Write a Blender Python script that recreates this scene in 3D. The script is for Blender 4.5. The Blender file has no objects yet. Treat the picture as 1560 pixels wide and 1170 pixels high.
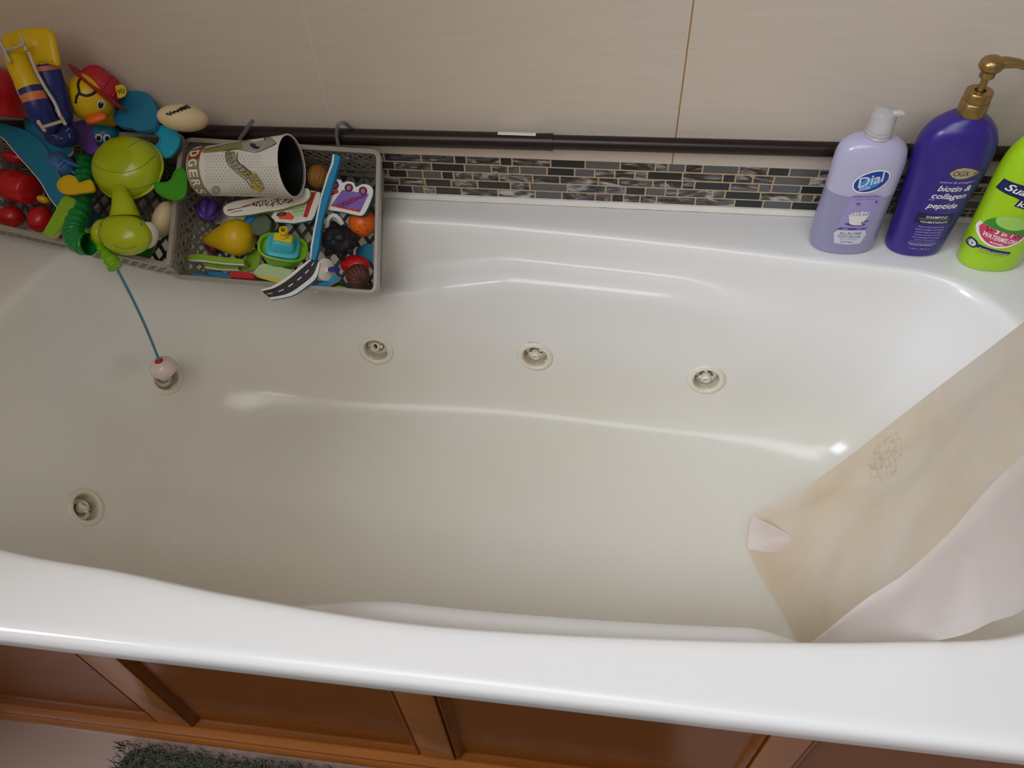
import bpy, math, random
from mathutils import Vector as V, Matrix, noise
from mathutils.bvhtree import BVHTree
random.seed(7)
C = bpy.context.scene.collection
sc = bpy.context.scene
PI = math.pi
Z0 = 0.51            # height of the tub rim above the floor; shapes below are written relative to the rim
H = 0.90             # eye height above the rim
W = 1.2145           # back wall distance
F = 1193.4
YAW, PIT, ROL = 0.175278, 0.862024, -0.063124

# ---------------------------------------------------------------- camera
fw = V((-math.sin(YAW)*math.cos(PIT), math.cos(YAW)*math.cos(PIT), -math.sin(PIT)))
r0 = V((math.cos(YAW), math.sin(YAW), 0)); u0 = r0.cross(fw)
rt = r0*math.cos(ROL)+u0*math.sin(ROL); up = -r0*math.sin(ROL)+u0*math.cos(ROL)
cam = bpy.data.objects.new('camera', bpy.data.cameras.new('camera')); C.objects.link(cam)
cam.data.sensor_width = 36; cam.data.lens = 36*F/1560; cam.data.clip_start = 0.02
m = Matrix((rt, up, -fw)).transposed().to_4x4(); m.translation = V((0, 0, H+Z0))
cam.matrix_world = m
sc.camera = cam
CAM = V((0, 0, H))

# ---------------------------------------------------------------- world, lights, exposure
def s2l(c): return tuple(((x/255)/12.92 if x/255 <= .04045 else ((x/255+.055)/1.055)**2.4) for x in c)
w = bpy.data.worlds.new('world'); sc.world = w; w.use_nodes = True
w.node_tree.nodes['Background'].inputs[0].default_value = (*s2l((250, 240, 226)), 1)
w.node_tree.nodes['Background'].inputs[1].default_value = 0.19
def area(name, loc, target, sx, sy, power, col, spread=180):
    d = bpy.data.lights.new(name, 'AREA'); d.shape = 'RECTANGLE'; d.size = sx; d.size_y = sy
    d.energy = power; d.color = s2l(col); d.spread = math.radians(spread)
    o = bpy.data.objects.new(name, d); C.objects.link(o)
    o.location = V(loc)+V((0, 0, Z0)); o.rotation_euler = (V(target)-V(loc)).to_track_quat('-Z', 'Y').to_euler()
    return o
area('window_daylight', (-3.2, -1.3, 2.2), (.1, .8, -.1), 1.6, 1.4, 118, (228, 238, 255))
area('ceiling_lamp', (-.2, -.25, 1.75), (-.1, .7, 0), .9, .9, 5, (255, 236, 214))
area('right_end_fill', (.0, -.35, 1.6), (.62, .80, -.1), 1.9, 1.2, 5.4, (226, 238, 255), 85)  # added fill light, aimed to brighten the tub's right end and curtain
area('vanity_lamp', (-.9, -.9, 1.5), (-.5, .8, 0), .5, .10, 2.2, (255, 232, 205))
sc.view_settings.view_transform = 'Standard'; sc.view_settings.look = 'None'
sc.view_settings.exposure = 0.0; sc.view_settings.gamma = 1; sc.view_settings.use_curve_mapping = False

# ---------------------------------------------------------------- pixel helpers
def ray(x, y): return fw+rt*((x-780)/F)-up*((y-585)/F)
def atz(x, y, z): d = ray(x, y); return CAM+d*((z-H)/d.z)
def aty(x, y, Y): d = ray(x, y); return CAM+d*(Y/d.y)
class Plane:
    def __init__(s, o, U, N):
        s.o = V(o); s.N = V(N).normalized(); s.U = (V(U)-s.N*V(U).dot(s.N)).normalized(); s.V = s.N.cross(s.U)
    def at(s, x, y, w=0):
        d = ray(x, y); t = (s.o+s.N*w-CAM).dot(s.N)/d.dot(s.N); return CAM+d*t
    def frame(s, x, y, w=0, rot=0, tilt=None):
        """frame at a point: X,Y in the plane, Z out of it; rot about Z in degrees; tilt = (axis angle deg, amount deg)"""
        M = Matrix((s.U, s.V, s.N)).transposed()
        M = M @ Matrix.Rotation(math.radians(rot), 3, 'Z')
        if tilt: M = M @ Matrix.Rotation(math.radians(tilt[1]), 3, V((math.cos(math.radians(tilt[0])), math.sin(math.radians(tilt[0])), 0)))
        M = M.to_4x4(); M.translation = s.at(x, y, w); return M
    def uv(s, pts, w=0):
        """outline given on the plane at height w -> 2d coordinates about its centre, plus the frame there"""
        P = [s.at(x, y, w) for x, y in pts]; c = sum(P, V())/len(P)
        M = Matrix((s.U, s.V, s.N)).transposed().to_4x4(); M.translation = c
        return [((p-c).dot(s.U), (p-c).dot(s.V)) for p in P], M, c
def basis(z, x=None):
    z = V(z).normalized(); x = V(x) if x is not None else (V((1, 0, 0)) if abs(z.x) < .9 else V((0, 1, 0)))
    x = (x-z*x.dot(z)).normalized(); return Matrix((x, z.cross(x), z)).transposed()
def fr(loc, z=(0, 0, 1), x=None): M = basis(z, x).to_4x4(); M.translation = V(loc); return M
def crom(pts, sub=6, closed=True):
    n = len(pts); out = []
    rng = range(n) if closed else range(n-1)
    for i in rng:
        g = (lambda k: pts[k % n]) if closed else (lambda k: pts[min(max(k, 0), n-1)])
        a, b, c, d = g(i-1), g(i), g(i+1), g(i+2)
        for k in range(sub):
            t = k/sub
            out.append(tuple(.5*((2*b[j])+(c[j]-a[j])*t+(2*a[j]-5*b[j]+4*c[j]-d[j])*t*t+(3*b[j]-a[j]-3*c[j]+d[j])*t**3) for j in range(len(b))))
    if not closed: out.append(tuple(pts[-1]))
    return out
def sstep(a, b, x): t = min(1, max(0, (x-a)/(b-a))); return t*t*(3-2*t)

# ---------------------------------------------------------------- mesh builder
class MB:
    def __init__(s): s.v = []; s.f = []; s.m = []
    def add(s, vs, fs, mi=0):
        o = len(s.v); s.v += [V(p) for p in vs]
        for f in fs: s.f.append(tuple(i+o for i in f)); s.m.append(mi)
    def rings(s, R, mi=0, closed=True, cap0=False, cap1=False):
        n = len(R[0]); vs = [p for r in R for p in r]; fs = []
        for k in range(len(R)-1):
            for i in range(n if closed else n-1):
                j = (i+1) % n; fs.append((k*n+i, k*n+j, (k+1)*n+j, (k+1)*n+i))
        if cap0: fs.append(tuple(range(n-1, -1, -1)))
        if cap1: fs.append(tuple((len(R)-1)*n+i for i in range(n)))
        s.add(vs, fs, mi)
    def lathe(s, M, prof, n=32, mi=0, fn=None, sx=1, sy=1, cap0=False, cap1=False):
        R = []
        for r, h in prof:
            ring = []
            for i in range(n):
                a = 2*PI*i/n; q = r*(fn(a, h) if fn else 1)
                ring.append(M @ V((q*math.cos(a)*sx, q*math.sin(a)*sy, h)))
            R.append(ring)
        s.rings(R, mi, True, cap0, cap1)
    def ellip(s, M, a, b, c, n=24, k=14, mi=0, fn=None, lo=-PI/2, hi=PI/2, cap=False):
        R = []
        for j in range(k+1):
            ph = lo+(hi-lo)*j/k; ring = []
            for i in range(n):
                th = 2*PI*i/n; d = V((math.cos(ph)*math.cos(th), math.cos(ph)*math.sin(th), math.sin(ph)))
                q = fn(d) if fn else 1
                ring.append(M @ V((d.x*a*q, d.y*b*q, d.z*c*q)))
            R.append(ring)
        s.rings(R, mi, True, cap, False)
    def tube(s, P, r, n=12, mi=0, cap=True, rfn=None, sx=1, sy=1):
        P = [V(p) for p in P]; R = []; x = None
        for i, p in enumerate(P):
            t = (P[min(i+1, len(P)-1)]-P[max(i-1, 0)]).normalized()
            B = basis(t, x if x is not None else None); x = B.col[0]
            q = rfn(i/(len(P)-1)) if rfn else (r[i] if isinstance(r, (list, tuple)) else r)
            R.append([p+B @ V((q*sx*math.cos(2*PI*k/n), q*sy*math.sin(2*PI*k/n), 0)) for k in range(n)])
        s.rings(R, mi, True, cap, cap)
    def prism(s, M, pts, t, mt=0, ms=0, bev=.0007, mb=None):
        """outline in the XY plane of M (counterclockwise or not), top at Z=0, down to -t"""
        A = sum(pts[i][0]*pts[(i+1) % len(pts)][1]-pts[(i+1) % len(pts)][0]*pts[i][1] for i in range(len(pts)))
        if A < 0: pts = pts[::-1]
        n = len(pts); ins = inset(pts, bev)
        top = [M @ V((x, y, 0)) for x, y in ins]; s1 = [M @ V((x, y, -bev)) for x, y in pts]
        s2 = [M @ V((x, y, -t+bev)) for x, y in pts]; bot = [M @ V((x, y, -t)) for x, y in ins]
        s.add(top, [tuple(range(n))], mt)
        s.rings([top, s1], mt); s.rings([s1, s2], ms); s.rings([s2, bot], ms)
        s.add(bot, [tuple(range(n-1, -1, -1))], ms if mb is None else mb)
    def flat(s, M, pts, z, mi):
        A = sum(pts[i][0]*pts[(i+1) % len(pts)][1]-pts[(i+1) % len(pts)][0]*pts[i][1] for i in range(len(pts)))
        if A < 0: pts = pts[::-1]
        s.prism(M @ Matrix.Translation((0, 0, z)), pts, abs(z)+.0002, mi, mi, 0)
    def box(s, M, sx, sy, sz, mi=0, bev=0.0, cz=0):
        p = [(-sx/2, -sy/2), (sx/2, -sy/2), (sx/2, sy/2), (-sx/2, sy/2)]
        if bev:
            p = []
            for cx, cy, a0 in ((sx/2-bev, -sy/2+bev, -90), (sx/2-bev, sy/2-bev, 0), (-sx/2+bev, sy/2-bev, 90), (-sx/2+bev, -sy/2+bev, 180)):
                for k in range(4): a = math.radians(a0+30*k); p.append((cx+bev*math.cos(a), cy+bev*math.sin(a)))
        s.prism(M @ Matrix.Translation((0, 0, sz/2+cz)), p, sz, mi, mi, min(bev, sz/3) if bev else .0)
def inset(pts, d):
    if d == 0: return list(pts)
    n = len(pts); out = []
    for i in range(n):
        a, b, c = V(pts[i-1]), V(pts[i]), V(pts[(i+1) % n])
        e1 = (b-a); e2 = (c-b)
        e1 = e1.normalized() if e1.length > 1e-9 else V((1, 0)); e2 = e2.normalized() if e2.length > 1e-9 else e1
        nn = V((-e1.y-e2.y, e1.x+e2.x)); L = nn.length
        nn = nn/L if L > 1e-6 else V((-e1.y, e1.x)); out.append((b.x+nn.x*d, b.y+nn.y*d))
    return out

# ---------------------------------------------------------------- objects
WL = {}
def tag(o, label, cat=None, group=None, kind=None):
    if label: o['label'] = label
    if cat: o['category'] = cat
    if group: o['group'] = group
    if kind: o['kind'] = kind
def thing(name, label, cat, loc, group=None):
    o = bpy.data.objects.new(name, None); C.objects.link(o); o.empty_display_size = .02
    o.location = V(loc)+V((0, 0, Z0)); WL[o] = V(loc); tag(o, label, cat, group); return o
def add(name, mb, mats, parent=None, label=None, cat=None, group=None, kind=None, smooth=40, loc=None):
    if not isinstance(mats, (list, tuple)): mats = [mats]
    me = bpy.data.meshes.new(name)
    if parent is not None: L = WL[parent]
    elif loc is not None: L = V(loc)
    else:
        L = V((sum(p.x for p in mb.v)/len(mb.v), sum(p.y for p in mb.v)/len(mb.v), min(p.z for p in mb.v)))
    me.from_pydata([tuple(p-L) for p in mb.v], [], mb.f); me.update()
    for m_ in mats: me.materials.append(m_)
    me.polygons.foreach_set('material_index', mb.m)
    if smooth:
        me.polygons.foreach_set('use_smooth', [True]*len(me.polygons)); me.set_sharp_from_angle(angle=math.radians(smooth))
    me.validate()
    o = bpy.data.objects.new(name, me); C.objects.link(o); WL[o] = L
    if parent is not None: o.parent = parent
    else: o.location = L+V((0, 0, Z0))
    tag(o, label, cat, group, kind); return o

# ---------------------------------------------------------------- materials
MATS = {}
def mat(name, col, rough=.45, metal=0, spec=.5, trans=0, coat=0, sss=0, ior=1.45, bump=None, var=None, alpha=1):
    if name in MATS: return MATS[name]
    m = bpy.data.materials.new(name); m.use_nodes = True; MATS[name] = m
    nt = m.node_tree; b = nt.nodes['Principled BSDF']
    b.inputs['Base Color'].default_value = (*s2l(col), 1); b.inputs['Roughness'].default_value = rough
    b.inputs['Metallic'].default_value = metal; b.inputs['Specular IOR Level'].default_value = spec
    b.inputs['Transmission Weight'].default_value = trans; b.inputs['Coat Weight'].default_value = coat
    b.inputs['IOR'].default_value = ior; b.inputs['Alpha'].default_value = alpha
    if sss: b.inputs['Subsurface Weight'].default_value = sss; b.inputs['Subsurface Radius'].default_value = (.01, .01, .01)
    tc = nt.nodes.new('ShaderNodeTexCoord')
    if var:      # (scale, amount, (stretch)) : a gentle mottling, every material procedural
        sc_, amt, st = var
    else: sc_, amt, st = 60, .06, (1, 1, 1)
    mp = nt.nodes.new('ShaderNodeMapping'); mp.inputs['Scale'].default_value = st
    nt.links.new(tc.outputs['Object'], mp.inputs[0])
    nz = nt.nodes.new('ShaderNodeTexNoise'); nz.inputs['Scale'].default_value = sc_; nz.inputs['Detail'].default_value = 3
    nt.links.new(mp.outputs[0], nz.inputs['Vector'])
    mx = nt.nodes.new('ShaderNodeMix'); mx.data_type = 'RGBA'
    c = s2l(col); mx.inputs[6].default_value = (*[x*(1-amt) for x in c], 1); mx.inputs[7].default_value = (*[min(1, x*(1+amt)) for x in c], 1)
    nt.links.new(nz.outputs[0], mx.inputs[0]); nt.links.new(mx.outputs[2], b.inputs['Base Color'])
    if bump:
        bn = nt.nodes.new('ShaderNodeBump'); bn.inputs['Strength'].default_value = bump[1]; bn.inputs['Distance'].default_value = .002
        n2 = nt.nodes.new('ShaderNodeTexNoise'); n2.inputs['Scale'].default_value = bump[0]; n2.inputs['Detail'].default_value = 4
        nt.links.new(tc.outputs['Object'], n2.inputs['Vector']); nt.links.new(n2.outputs[0], bn.inputs['Height']); nt.links.new(bn.outputs[0], b.inputs['Normal'])
    return m
def nd(nt, t, **k):
    n = nt.nodes.new(t)
    for a, b in k.items(): setattr(n, a, b)
    return n
def mth(nt, op, a, b=None, c=None):
    n = nd(nt, 'ShaderNodeMath', operation=op)
    for i, x in enumerate((a, b, c)):
        if x is None: continue
        if isinstance(x, (int, float)): n.inputs[i].default_value = x
        else: nt.links.new(x, n.inputs[i])
    return n.outputs[0]
def mixc(nt, f, a, b):
    n = nd(nt, 'ShaderNodeMix', data_type='RGBA')
    for i, x in ((0, f), (6, a), (7, b)):
        if isinstance(x, (int, float)): n.inputs[i].default_value = x
        elif isinstance(x, tuple): n.inputs[i].default_value = (*x, 1)
        else: nt.links.new(x, n.inputs[i])
    return n.outputs[2]
# ---------------------------------------------------------------- materials of the setting
def m_acrylic():
    m = mat('white_acrylic', (236, 234, 229), .17, spec=.5, coat=.12, var=(3, .012, (1, 1, 1))); nt = m.node_tree; b = nt.nodes['Principled BSDF']
    tc = nd(nt, 'ShaderNodeTexCoord'); sp = nd(nt, 'ShaderNodeSeparateXYZ'); nt.links.new(tc.outputs['Object'], sp.inputs[0])
    # fine anti-slip ribbing of the tub floor
    wv = nd(nt, 'ShaderNodeTexWave', wave_type='BANDS', bands_direction='X'); wv.inputs['Scale'].default_value = 60; wv.inputs['Distortion'].default_value = 1.5
    wv.inputs['Detail'].default_value = 2; nt.links.new(tc.outputs['Object'], wv.inputs[0])
    k = mth(nt, 'LESS_THAN', sp.outputs[2], -.393)
    h = mth(nt, 'MULTIPLY', wv.outputs[1], k); bp = nd(nt, 'ShaderNodeBump'); bp.inputs['Strength'].default_value = .12; bp.inputs['Distance'].default_value = .0012
    nt.links.new(h, bp.inputs['Height']); nt.links.new(bp.outputs[0], b.inputs['Normal'])
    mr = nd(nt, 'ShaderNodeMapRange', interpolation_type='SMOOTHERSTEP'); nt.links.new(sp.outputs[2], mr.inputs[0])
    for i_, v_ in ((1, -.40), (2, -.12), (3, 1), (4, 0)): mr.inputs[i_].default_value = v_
    depth_ramp = mr.outputs[0]
    tex = nd(nt, 'ShaderNodeMapRange'); nt.links.new(sp.outputs[2], tex.inputs[0])
    for i_, v_ in ((1, -.398), (2, -.375), (3, 1), (4, 0)): tex.inputs[i_].default_value = v_
    ro = mth(nt, 'MULTIPLY_ADD', tex.outputs[0], .17, .19); nt.links.new(ro, b.inputs['Roughness'])
    # beige tint, stronger towards the tub floor
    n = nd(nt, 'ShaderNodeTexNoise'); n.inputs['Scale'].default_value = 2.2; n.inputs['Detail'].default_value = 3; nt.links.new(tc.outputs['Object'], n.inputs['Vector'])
    low = depth_ramp
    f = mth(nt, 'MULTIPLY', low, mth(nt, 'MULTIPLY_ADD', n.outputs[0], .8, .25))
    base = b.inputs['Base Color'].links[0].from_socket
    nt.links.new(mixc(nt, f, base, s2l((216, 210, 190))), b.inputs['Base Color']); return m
def m_walltile():
    m = mat('beige_wall_tile', (203, 191, 177), .42, spec=.4); nt = m.node_tree; b = nt.nodes['Principled BSDF']
    tc = nd(nt, 'ShaderNodeTexCoord'); sp = nd(nt, 'ShaderNodeSeparateXYZ'); nt.links.new(tc.outputs['Object'], sp.inputs[0])
    mp = nd(nt, 'ShaderNodeMapping'); mp.inputs['Scale'].default_value = (7, 5, 110); nt.links.new(tc.outputs['Object'], mp.inputs[0])
    n = nd(nt, 'ShaderNodeTexNoise'); n.inputs['Scale'].default_value = 1.6; n.inputs['Detail'].default_value = 5; nt.links.new(mp.outputs[0], n.inputs['Vector'])
    n2 = nd(nt, 'ShaderNodeTexNoise'); n2.inputs['Scale'].default_value = 5; n2.inputs['Detail'].default_value = 4; nt.links.new(tc.outputs['Object'], n2.inputs['Vector'])
    c = mixc(nt, n.outputs[0], s2l((193, 180, 166)), s2l((209, 197, 183)))
    c = mixc(nt, mth(nt, 'MULTIPLY', n2.outputs[0], .45), c, s2l((216, 196, 170)))
    u = mth(nt, 'ABSOLUTE', mth(nt, 'SUBTRACT', mth(nt, 'FRACT', mth(nt, 'ADD', mth(nt, 'DIVIDE', mth(nt, 'SUBTRACT', sp.outputs[0], .0955), .6088), .5)), .5))
    g = mth(nt, 'LESS_THAN', u, .0022)
    v = mth(nt, 'LESS_THAN', mth(nt, 'ABSOLUTE', mth(nt, 'SUBTRACT', sp.outputs[2], .70)), .0015)
    g = mth(nt, 'MAXIMUM', g, v)
    rightj = mth(nt, 'GREATER_THAN', sp.outputs[0], -.2)
    gc = mixc(nt, rightj, s2l((208, 197, 180)), s2l((160, 122, 78)))
    nt.links.new(mixc(nt, g, c, gc), b.inputs['Base Color'])
    bp = nd(nt, 'ShaderNodeBump'); bp.inputs['Strength'].default_value = .25; bp.inputs['Distance'].default_value = .001
    nt.links.new(mth(nt, 'SUBTRACT', mth(nt, 'MULTIPLY', n.outputs[0], .25), g), bp.inputs['Height']); nt.links.new(bp.outputs[0], b.inputs['Normal']); return m
def m_marble():
    m = mat('marbled_grey_glass', (90, 86, 82), .16, spec=.5); nt = m.node_tree; b = nt.nodes['Principled BSDF']
    tc = nd(nt, 'ShaderNodeTexCoord'); mp = nd(nt, 'ShaderNodeMapping'); mp.inputs['Rotation'].default_value = (0, .5, 0); mp.inputs['Scale'].default_value = (1, 1, 3.5)
    nt.links.new(tc.outputs['Object'], mp.inputs[0])
    wv = nd(nt, 'ShaderNodeTexNoise'); wv.inputs['Scale'].default_value = 20; wv.inputs['Detail'].default_value = 5; wv.inputs['Distortion'].default_value = 1.6
    nt.links.new(mp.outputs[0], wv.inputs['Vector'])
    r = nd(nt, 'ShaderNodeValToRGB'); e = r.color_ramp.elements
    e[0].position = .38; e[0].color = (*s2l((46, 44, 44)), 1); e[1].position = .68; e[1].color = (*s2l((188, 184, 176)), 1)
    x = e.new(.52); x.color = (*s2l((92, 88, 86)), 1)
    nt.links.new(wv.outputs[0], r.inputs[0]); nt.links.new(r.outputs[0], b.inputs['Base Color']); return m
def m_wood():
    m = mat('varnished_maple', (150, 92, 36), .28, coat=.4); nt = m.node_tree; b = nt.nodes['Principled BSDF']
    tc = nd(nt, 'ShaderNodeTexCoord'); mp = nd(nt, 'ShaderNodeMapping'); mp.inputs['Scale'].default_value = (1, 6, 9); nt.links.new(tc.outputs['Object'], mp.inputs[0])
    n = nd(nt, 'ShaderNodeTexNoise'); n.inputs['Scale'].default_value = 6; n.inputs['Detail'].default_value = 6; n.inputs['Distortion'].default_value = .6; nt.links.new(mp.outputs[0], n.inputs['Vector'])
    nt.links.new(mixc(nt, n.outputs[0], s2l((118, 64, 20)), s2l((158, 94, 36))), b.inputs['Base Color']); return m
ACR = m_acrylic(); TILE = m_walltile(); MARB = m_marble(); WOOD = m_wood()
GROUT = mat('tan_grout', (196, 168, 132), .9, bump=(300, .3)); DARKT = mat('dark_grey_glass_tile', (44, 46, 48), .12)
GREYT = mat('mid_grey_glass_tile', (92, 92, 92), .15)
CAULK = mat('white_caulk', (226, 220, 208), .5, var=(25, .12, (1, 1, 1)), bump=(60, .4))
BRONZE = mat('dark_bronze_tube', (44, 32, 28), .3, metal=.35, var=(14, .2, (1, 1, 1)))

# ---------------------------------------------------------------- room
XL, XR, YF = -1.24, .78, .303
b = MB(); b.box(Matrix.Translation((-.2, W+.06, .545)), 2.6, .12, 2.11, 0); b.box(Matrix.Translation((-.2, W+.005-.0045, .0945+.7525)), 2.6, .009, 1.505, 0)
add('wall_back', b, TILE, kind='structure', loc=(0, 0, 0))
b = MB(); b.box(Matrix.Translation((XL-.065, .66, .545)), .12, 1.22, 2.11, 0); add('wall_left', b, TILE, kind='structure', loc=(0, 0, 0))
FLR = mat('pinkish_floor_tile', (158, 134, 122), .3, var=(6, .12, (1, 1, 1)))
b = MB(); b.box(Matrix.Translation((-.1, -.2, -.535)), 3.2, 3.0, .05); add('floor', b, FLR, kind='structure', loc=(0, 0, 0))
# mosaic strip
b = MB(); b.box(Matrix.Translation((-.2, W-.001, .0515)), 2.58, .004, .0865, 0)
rnd = random.Random(3); rows = 5; rh = .0865/rows
for r in range(rows):
    x = XL+rnd.random()*.05; last = 0
    while x < .93:
        L = rnd.choice((.022, .030, .036, .050, .062, .070)); mi = rnd.choice((1, 2, 2, 2, 1, 3)) if last != 1 else rnd.choice((2, 2, 3, 2))
        last = mi; z = .0083+rh*(r+.5)
        b.box(Matrix.Translation((x+L/2, W-.0032, z)), L-.0028, .0012, rh-.0032, mi, .0); x += L
add('trim_1', b, [GROUT, DARKT, MARB, GREYT], kind='structure', smooth=0, loc=(0, 0, 0))
b = MB(); pr = []
for i in range(120):
    x = XL+.002+(.93-XL)*i/119; q = .0085+.0012*noise.noise((x*30, 0, 0)); y = W-.003
    pr.append([V((x, y, .0005)), V((x, y-q, .0005)), V((x, y-q*.75, q*.45)), V((x, y-.004, q)), V((x, y, q*1.1))])
b.rings(pr, 0, True, True, True); add('trim_2', b, CAULK, kind='structure', loc=(0, 0, 0))

# ---------------------------------------------------------------- bathtub
TB = [((-.772, .411), (-.66, .50)), ((-.599, .397), (-.52, .49)), ((-.442, .381), (-.40, .485)), ((-.229, .369), (-.21, .48)), ((-.031, .375), (-.03, .48)),
      ((.198, .392), (.17, .485)), ((.35, .408), (.30, .50)), ((.504, .434), (.39, .53)), ((.61, .50), (.45, .585)), ((.655, .62), (.475, .66)),
      ((.667, .80), (.48, .77)), ((.652, .92), (.465, .86)), ((.606, 1.015), (.43, .93)), ((.53, 1.065), (.36, .965)), ((.355, 1.085), (.22, .995)),
      ((.078, 1.118), (.03, 1.01)), ((-.233, 1.143), (-.2, 1.02)), ((-.438, 1.146), (-.40, 1.01)), ((-.75, 1.135), (-.64, .985)), ((-.94, 1.07), (-.76, .93)),
      ((-1.02, .93), (-.80, .83)), ((-1.04, .75), (-.80, .72)), ((-1.02, .56), (-.78, .61)), ((-.93, .45), (-.735, .53))]
SUB = 24
TT = crom([t[0] for t in TB], SUB); BB = crom([t[1] for t in TB], SUB); NS = len(TT)
ROLL = [(-.13, 0), (-.04, -.0008), (.03, -.004), (.08, -.014), (.11, -.030)]
PLAIN = [(.15, -.055), (.24, -.105), (.38, -.185), (.52, -.262), (.66, -.318), (.84, -.362), (1.08, -.390), (1.40, -.4)]
ARM0 = [(.14, -.050), (.20, -.0650), (.50, -.073), (.61, -.100), (.66, -.200), (.80, -.325), (1.05, -.386), (1.40, -.4)]
ARM1 = [(.18, -.10), (.25, -.170), (.46, -.205), (.60, -.240), (.69, -.295), (.84, -.345), (1.08, -.388), (1.40, -.4)]
def arm(x, y):
    if y > .95:
        return sstep(-.86, -.52, x)*(1-sstep(.12, .46, x)), min(1, max(0, (-.205-x)/.55))
    if y < .55:
        return sstep(-.66, -.24, x)*(1-sstep(.22, .44, x)), 1-sstep(-.66, -.48, x)
    return 0, 0
rings = []
cx, cy = -.19, .76
corners = [(XL, YF), (XR, YF), (XR, W-.002), (XL, W-.002)]
out = []
for x, y in TT:
    dx, dy = x-cx, y-cy; ts = []
    if dx > 0: ts.append((XR-cx)/dx)
    if dx < 0: ts.append((XL-cx)/dx)
    if dy > 0: ts.append((W-.002-cy)/dy)
    if dy < 0: ts.append((YF-cy)/dy)
    t = min(ts); out.append((cx+dx*t, cy+dy*t))
for c in corners:
    i = min(range(NS), key=lambda k: (out[k][0]-c[0])**2+(out[k][1]-c[1])**2); out[i] = c
def clampin(p, d): return (min(max(p[0], XL+d), XR-d), min(max(p[1], YF+d), W-.002-d))
cols = []
for s in range(NS):
    (x, y), (bx, by) = TT[s], BB[s]; a, t = arm(x, y)
    pl = [tuple((ARM0[i][j]*(1-t)+ARM1[i][j]*t)*a+PLAIN[i][j]*(1-a) for j in (0, 1)) for i in range(8)]
    prof = crom(ROLL+pl, 6, False); D = V((bx-x, by-y)); k = min(1, .12/max(D.length, .01))
    col = []
    for d, z in ((.034, -.043), (.0035, -.043), (0, -.039), (0, -.012), (.003, -.0035), (.010, 0)):
        p = clampin(out[s], d); col.append(V((p[0], p[1], z)))
    e = clampin(out[s], .010); q0 = V((x+D.x*-.13*k, y+D.y*-.13*k))
    for f in (.15, .35, .6, .8): col.append(V((e[0]+(q0.x-e[0])*f, e[1]+(q0.y-e[1])*f, 0)))
    for u, z in prof:
        uu = u if u > .3 else u*(k+(1-k)*max(0, u/.3))
        col.append(V((x+D.x*uu, y+D.y*uu, z)))
    # floor, gently dished towards the middle
    l = col[-1]
    for f in (.2, .4, .6, .8, .97): col.append(V((l.x+(-.17-l.x)*f, l.y+(.745-l.y)*f, -.4-.006*sstep(0, 1, f))))
    cols.append(col)
b = MB(); K = len(cols[0]); R = [[cols[s][k] for s in range(NS)] for k in range(K)]
b.rings(R, 0, True, False, True)
bvh = BVHTree.FromPolygons([tuple(p) for p in b.v], b.f)
def onto(x, y):
    h, n, i, d = bvh.ray_cast(CAM, ray(x, y).normalized())
    if n.dot(ray(x, y)) > 0: n = -n
    return h, n
JETS = [(573, 533, (-.15, .35)), (815, 543, (0, -.3)), (1076, 578, (0, -.3)), (253, 575, (-.05, .2)), (130, 773, (-.25, .35))]
JP = []
for x, y, t in JETS:
    p, n = onto(x, y); q = [p, ]
    for dx, dy in ((14, 0), (-14, 0), (0, 10), (0, -10)): n = n+onto(x+dx, y+dy)[1]
    JP.append((p, n.normalized(), t))
cent = [sum((b.v[i] for i in f), V())/len(f) for f in b.f]
keep = [i for i, c in enumerate(cent) if all((c-p).length > .0275 for p, n, t in JP)]
b.f = [b.f[i] for i in keep]; b.m = [b.m[i] for i in keep]
tub = thing('bathtub', 'white acrylic whirlpool bathtub set in a wood apron against the tiled wall', 'bathtub', (0, 0, 0))
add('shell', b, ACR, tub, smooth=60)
CREAM = mat('cream_plastic', (228, 222, 204), .25, var=(40, .05, (1, 1, 1))); CUPM = mat('aged_cream_plastic', (196, 184, 164), .4, var=(70, .3, (1, 1, 1)))
SLIT = mat('dark_slot', (30, 26, 22), .6)
for p, n, (tx, ty) in JP:
    M = fr(p, n, (1, 0, 0)); b = MB()
    b.lathe(M, [(.0362, -.004), (.0362, .0012), (.0350, .0034), (.0320, .0046), (.0275, .0048), (.0252, .0030), (.0244, -.002)], 48)
    j = add('whirlpool_jet', b, CREAM, tub)
    b = MB(); b.lathe(M, [(.0250, .002), (.0238, -.008), (.0222, -.0165), (.0100, -.019), (.0001, -.0195)], 40)
    add('cup', b, CUPM, j)
    b = MB()
    b.lathe(M @ Matrix.Translation((0, 0, -.0175)), [(.0205, 0), (.0205, .0035), (.0190, .0045), (.0135, .0040), (.0125, .001)], 40)
    for a in (.6, 3.4): b.box(M @ Matrix.Translation((.018*math.cos(a), .018*math.sin(a), -.0128)), .0022, .0022, .001, 1)
    add('retaining_ring', b, [CREAM, SLIT], j)
    b = MB(); N2 = (M.to_3x3() @ V((tx*1.3, ty*1.3, 1))).normalized(); c = M @ V((tx*.010, ty*.010, -.008))
    M2 = fr(c, N2, (1, 0, 0))
    b.lathe(M2, [(.0050, -.006), (.0052, .0040), (.0058, .0062), (.0078, .0068), (.0096, .0052), (.0106, .001), (.0100, -.005), (.0080, -.010)], 28)
    b.lathe(M2, [(.0052, -.004), (.0001, -.0042)], 28, 1)
    for s in (-1, 1): b.ellip(M2 @ Matrix.Translation((s*.0105, 0, -.002)), .0045, .0045, .0035, 12, 8)
    add('nozzle', b, [CREAM, SLIT], j)

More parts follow.
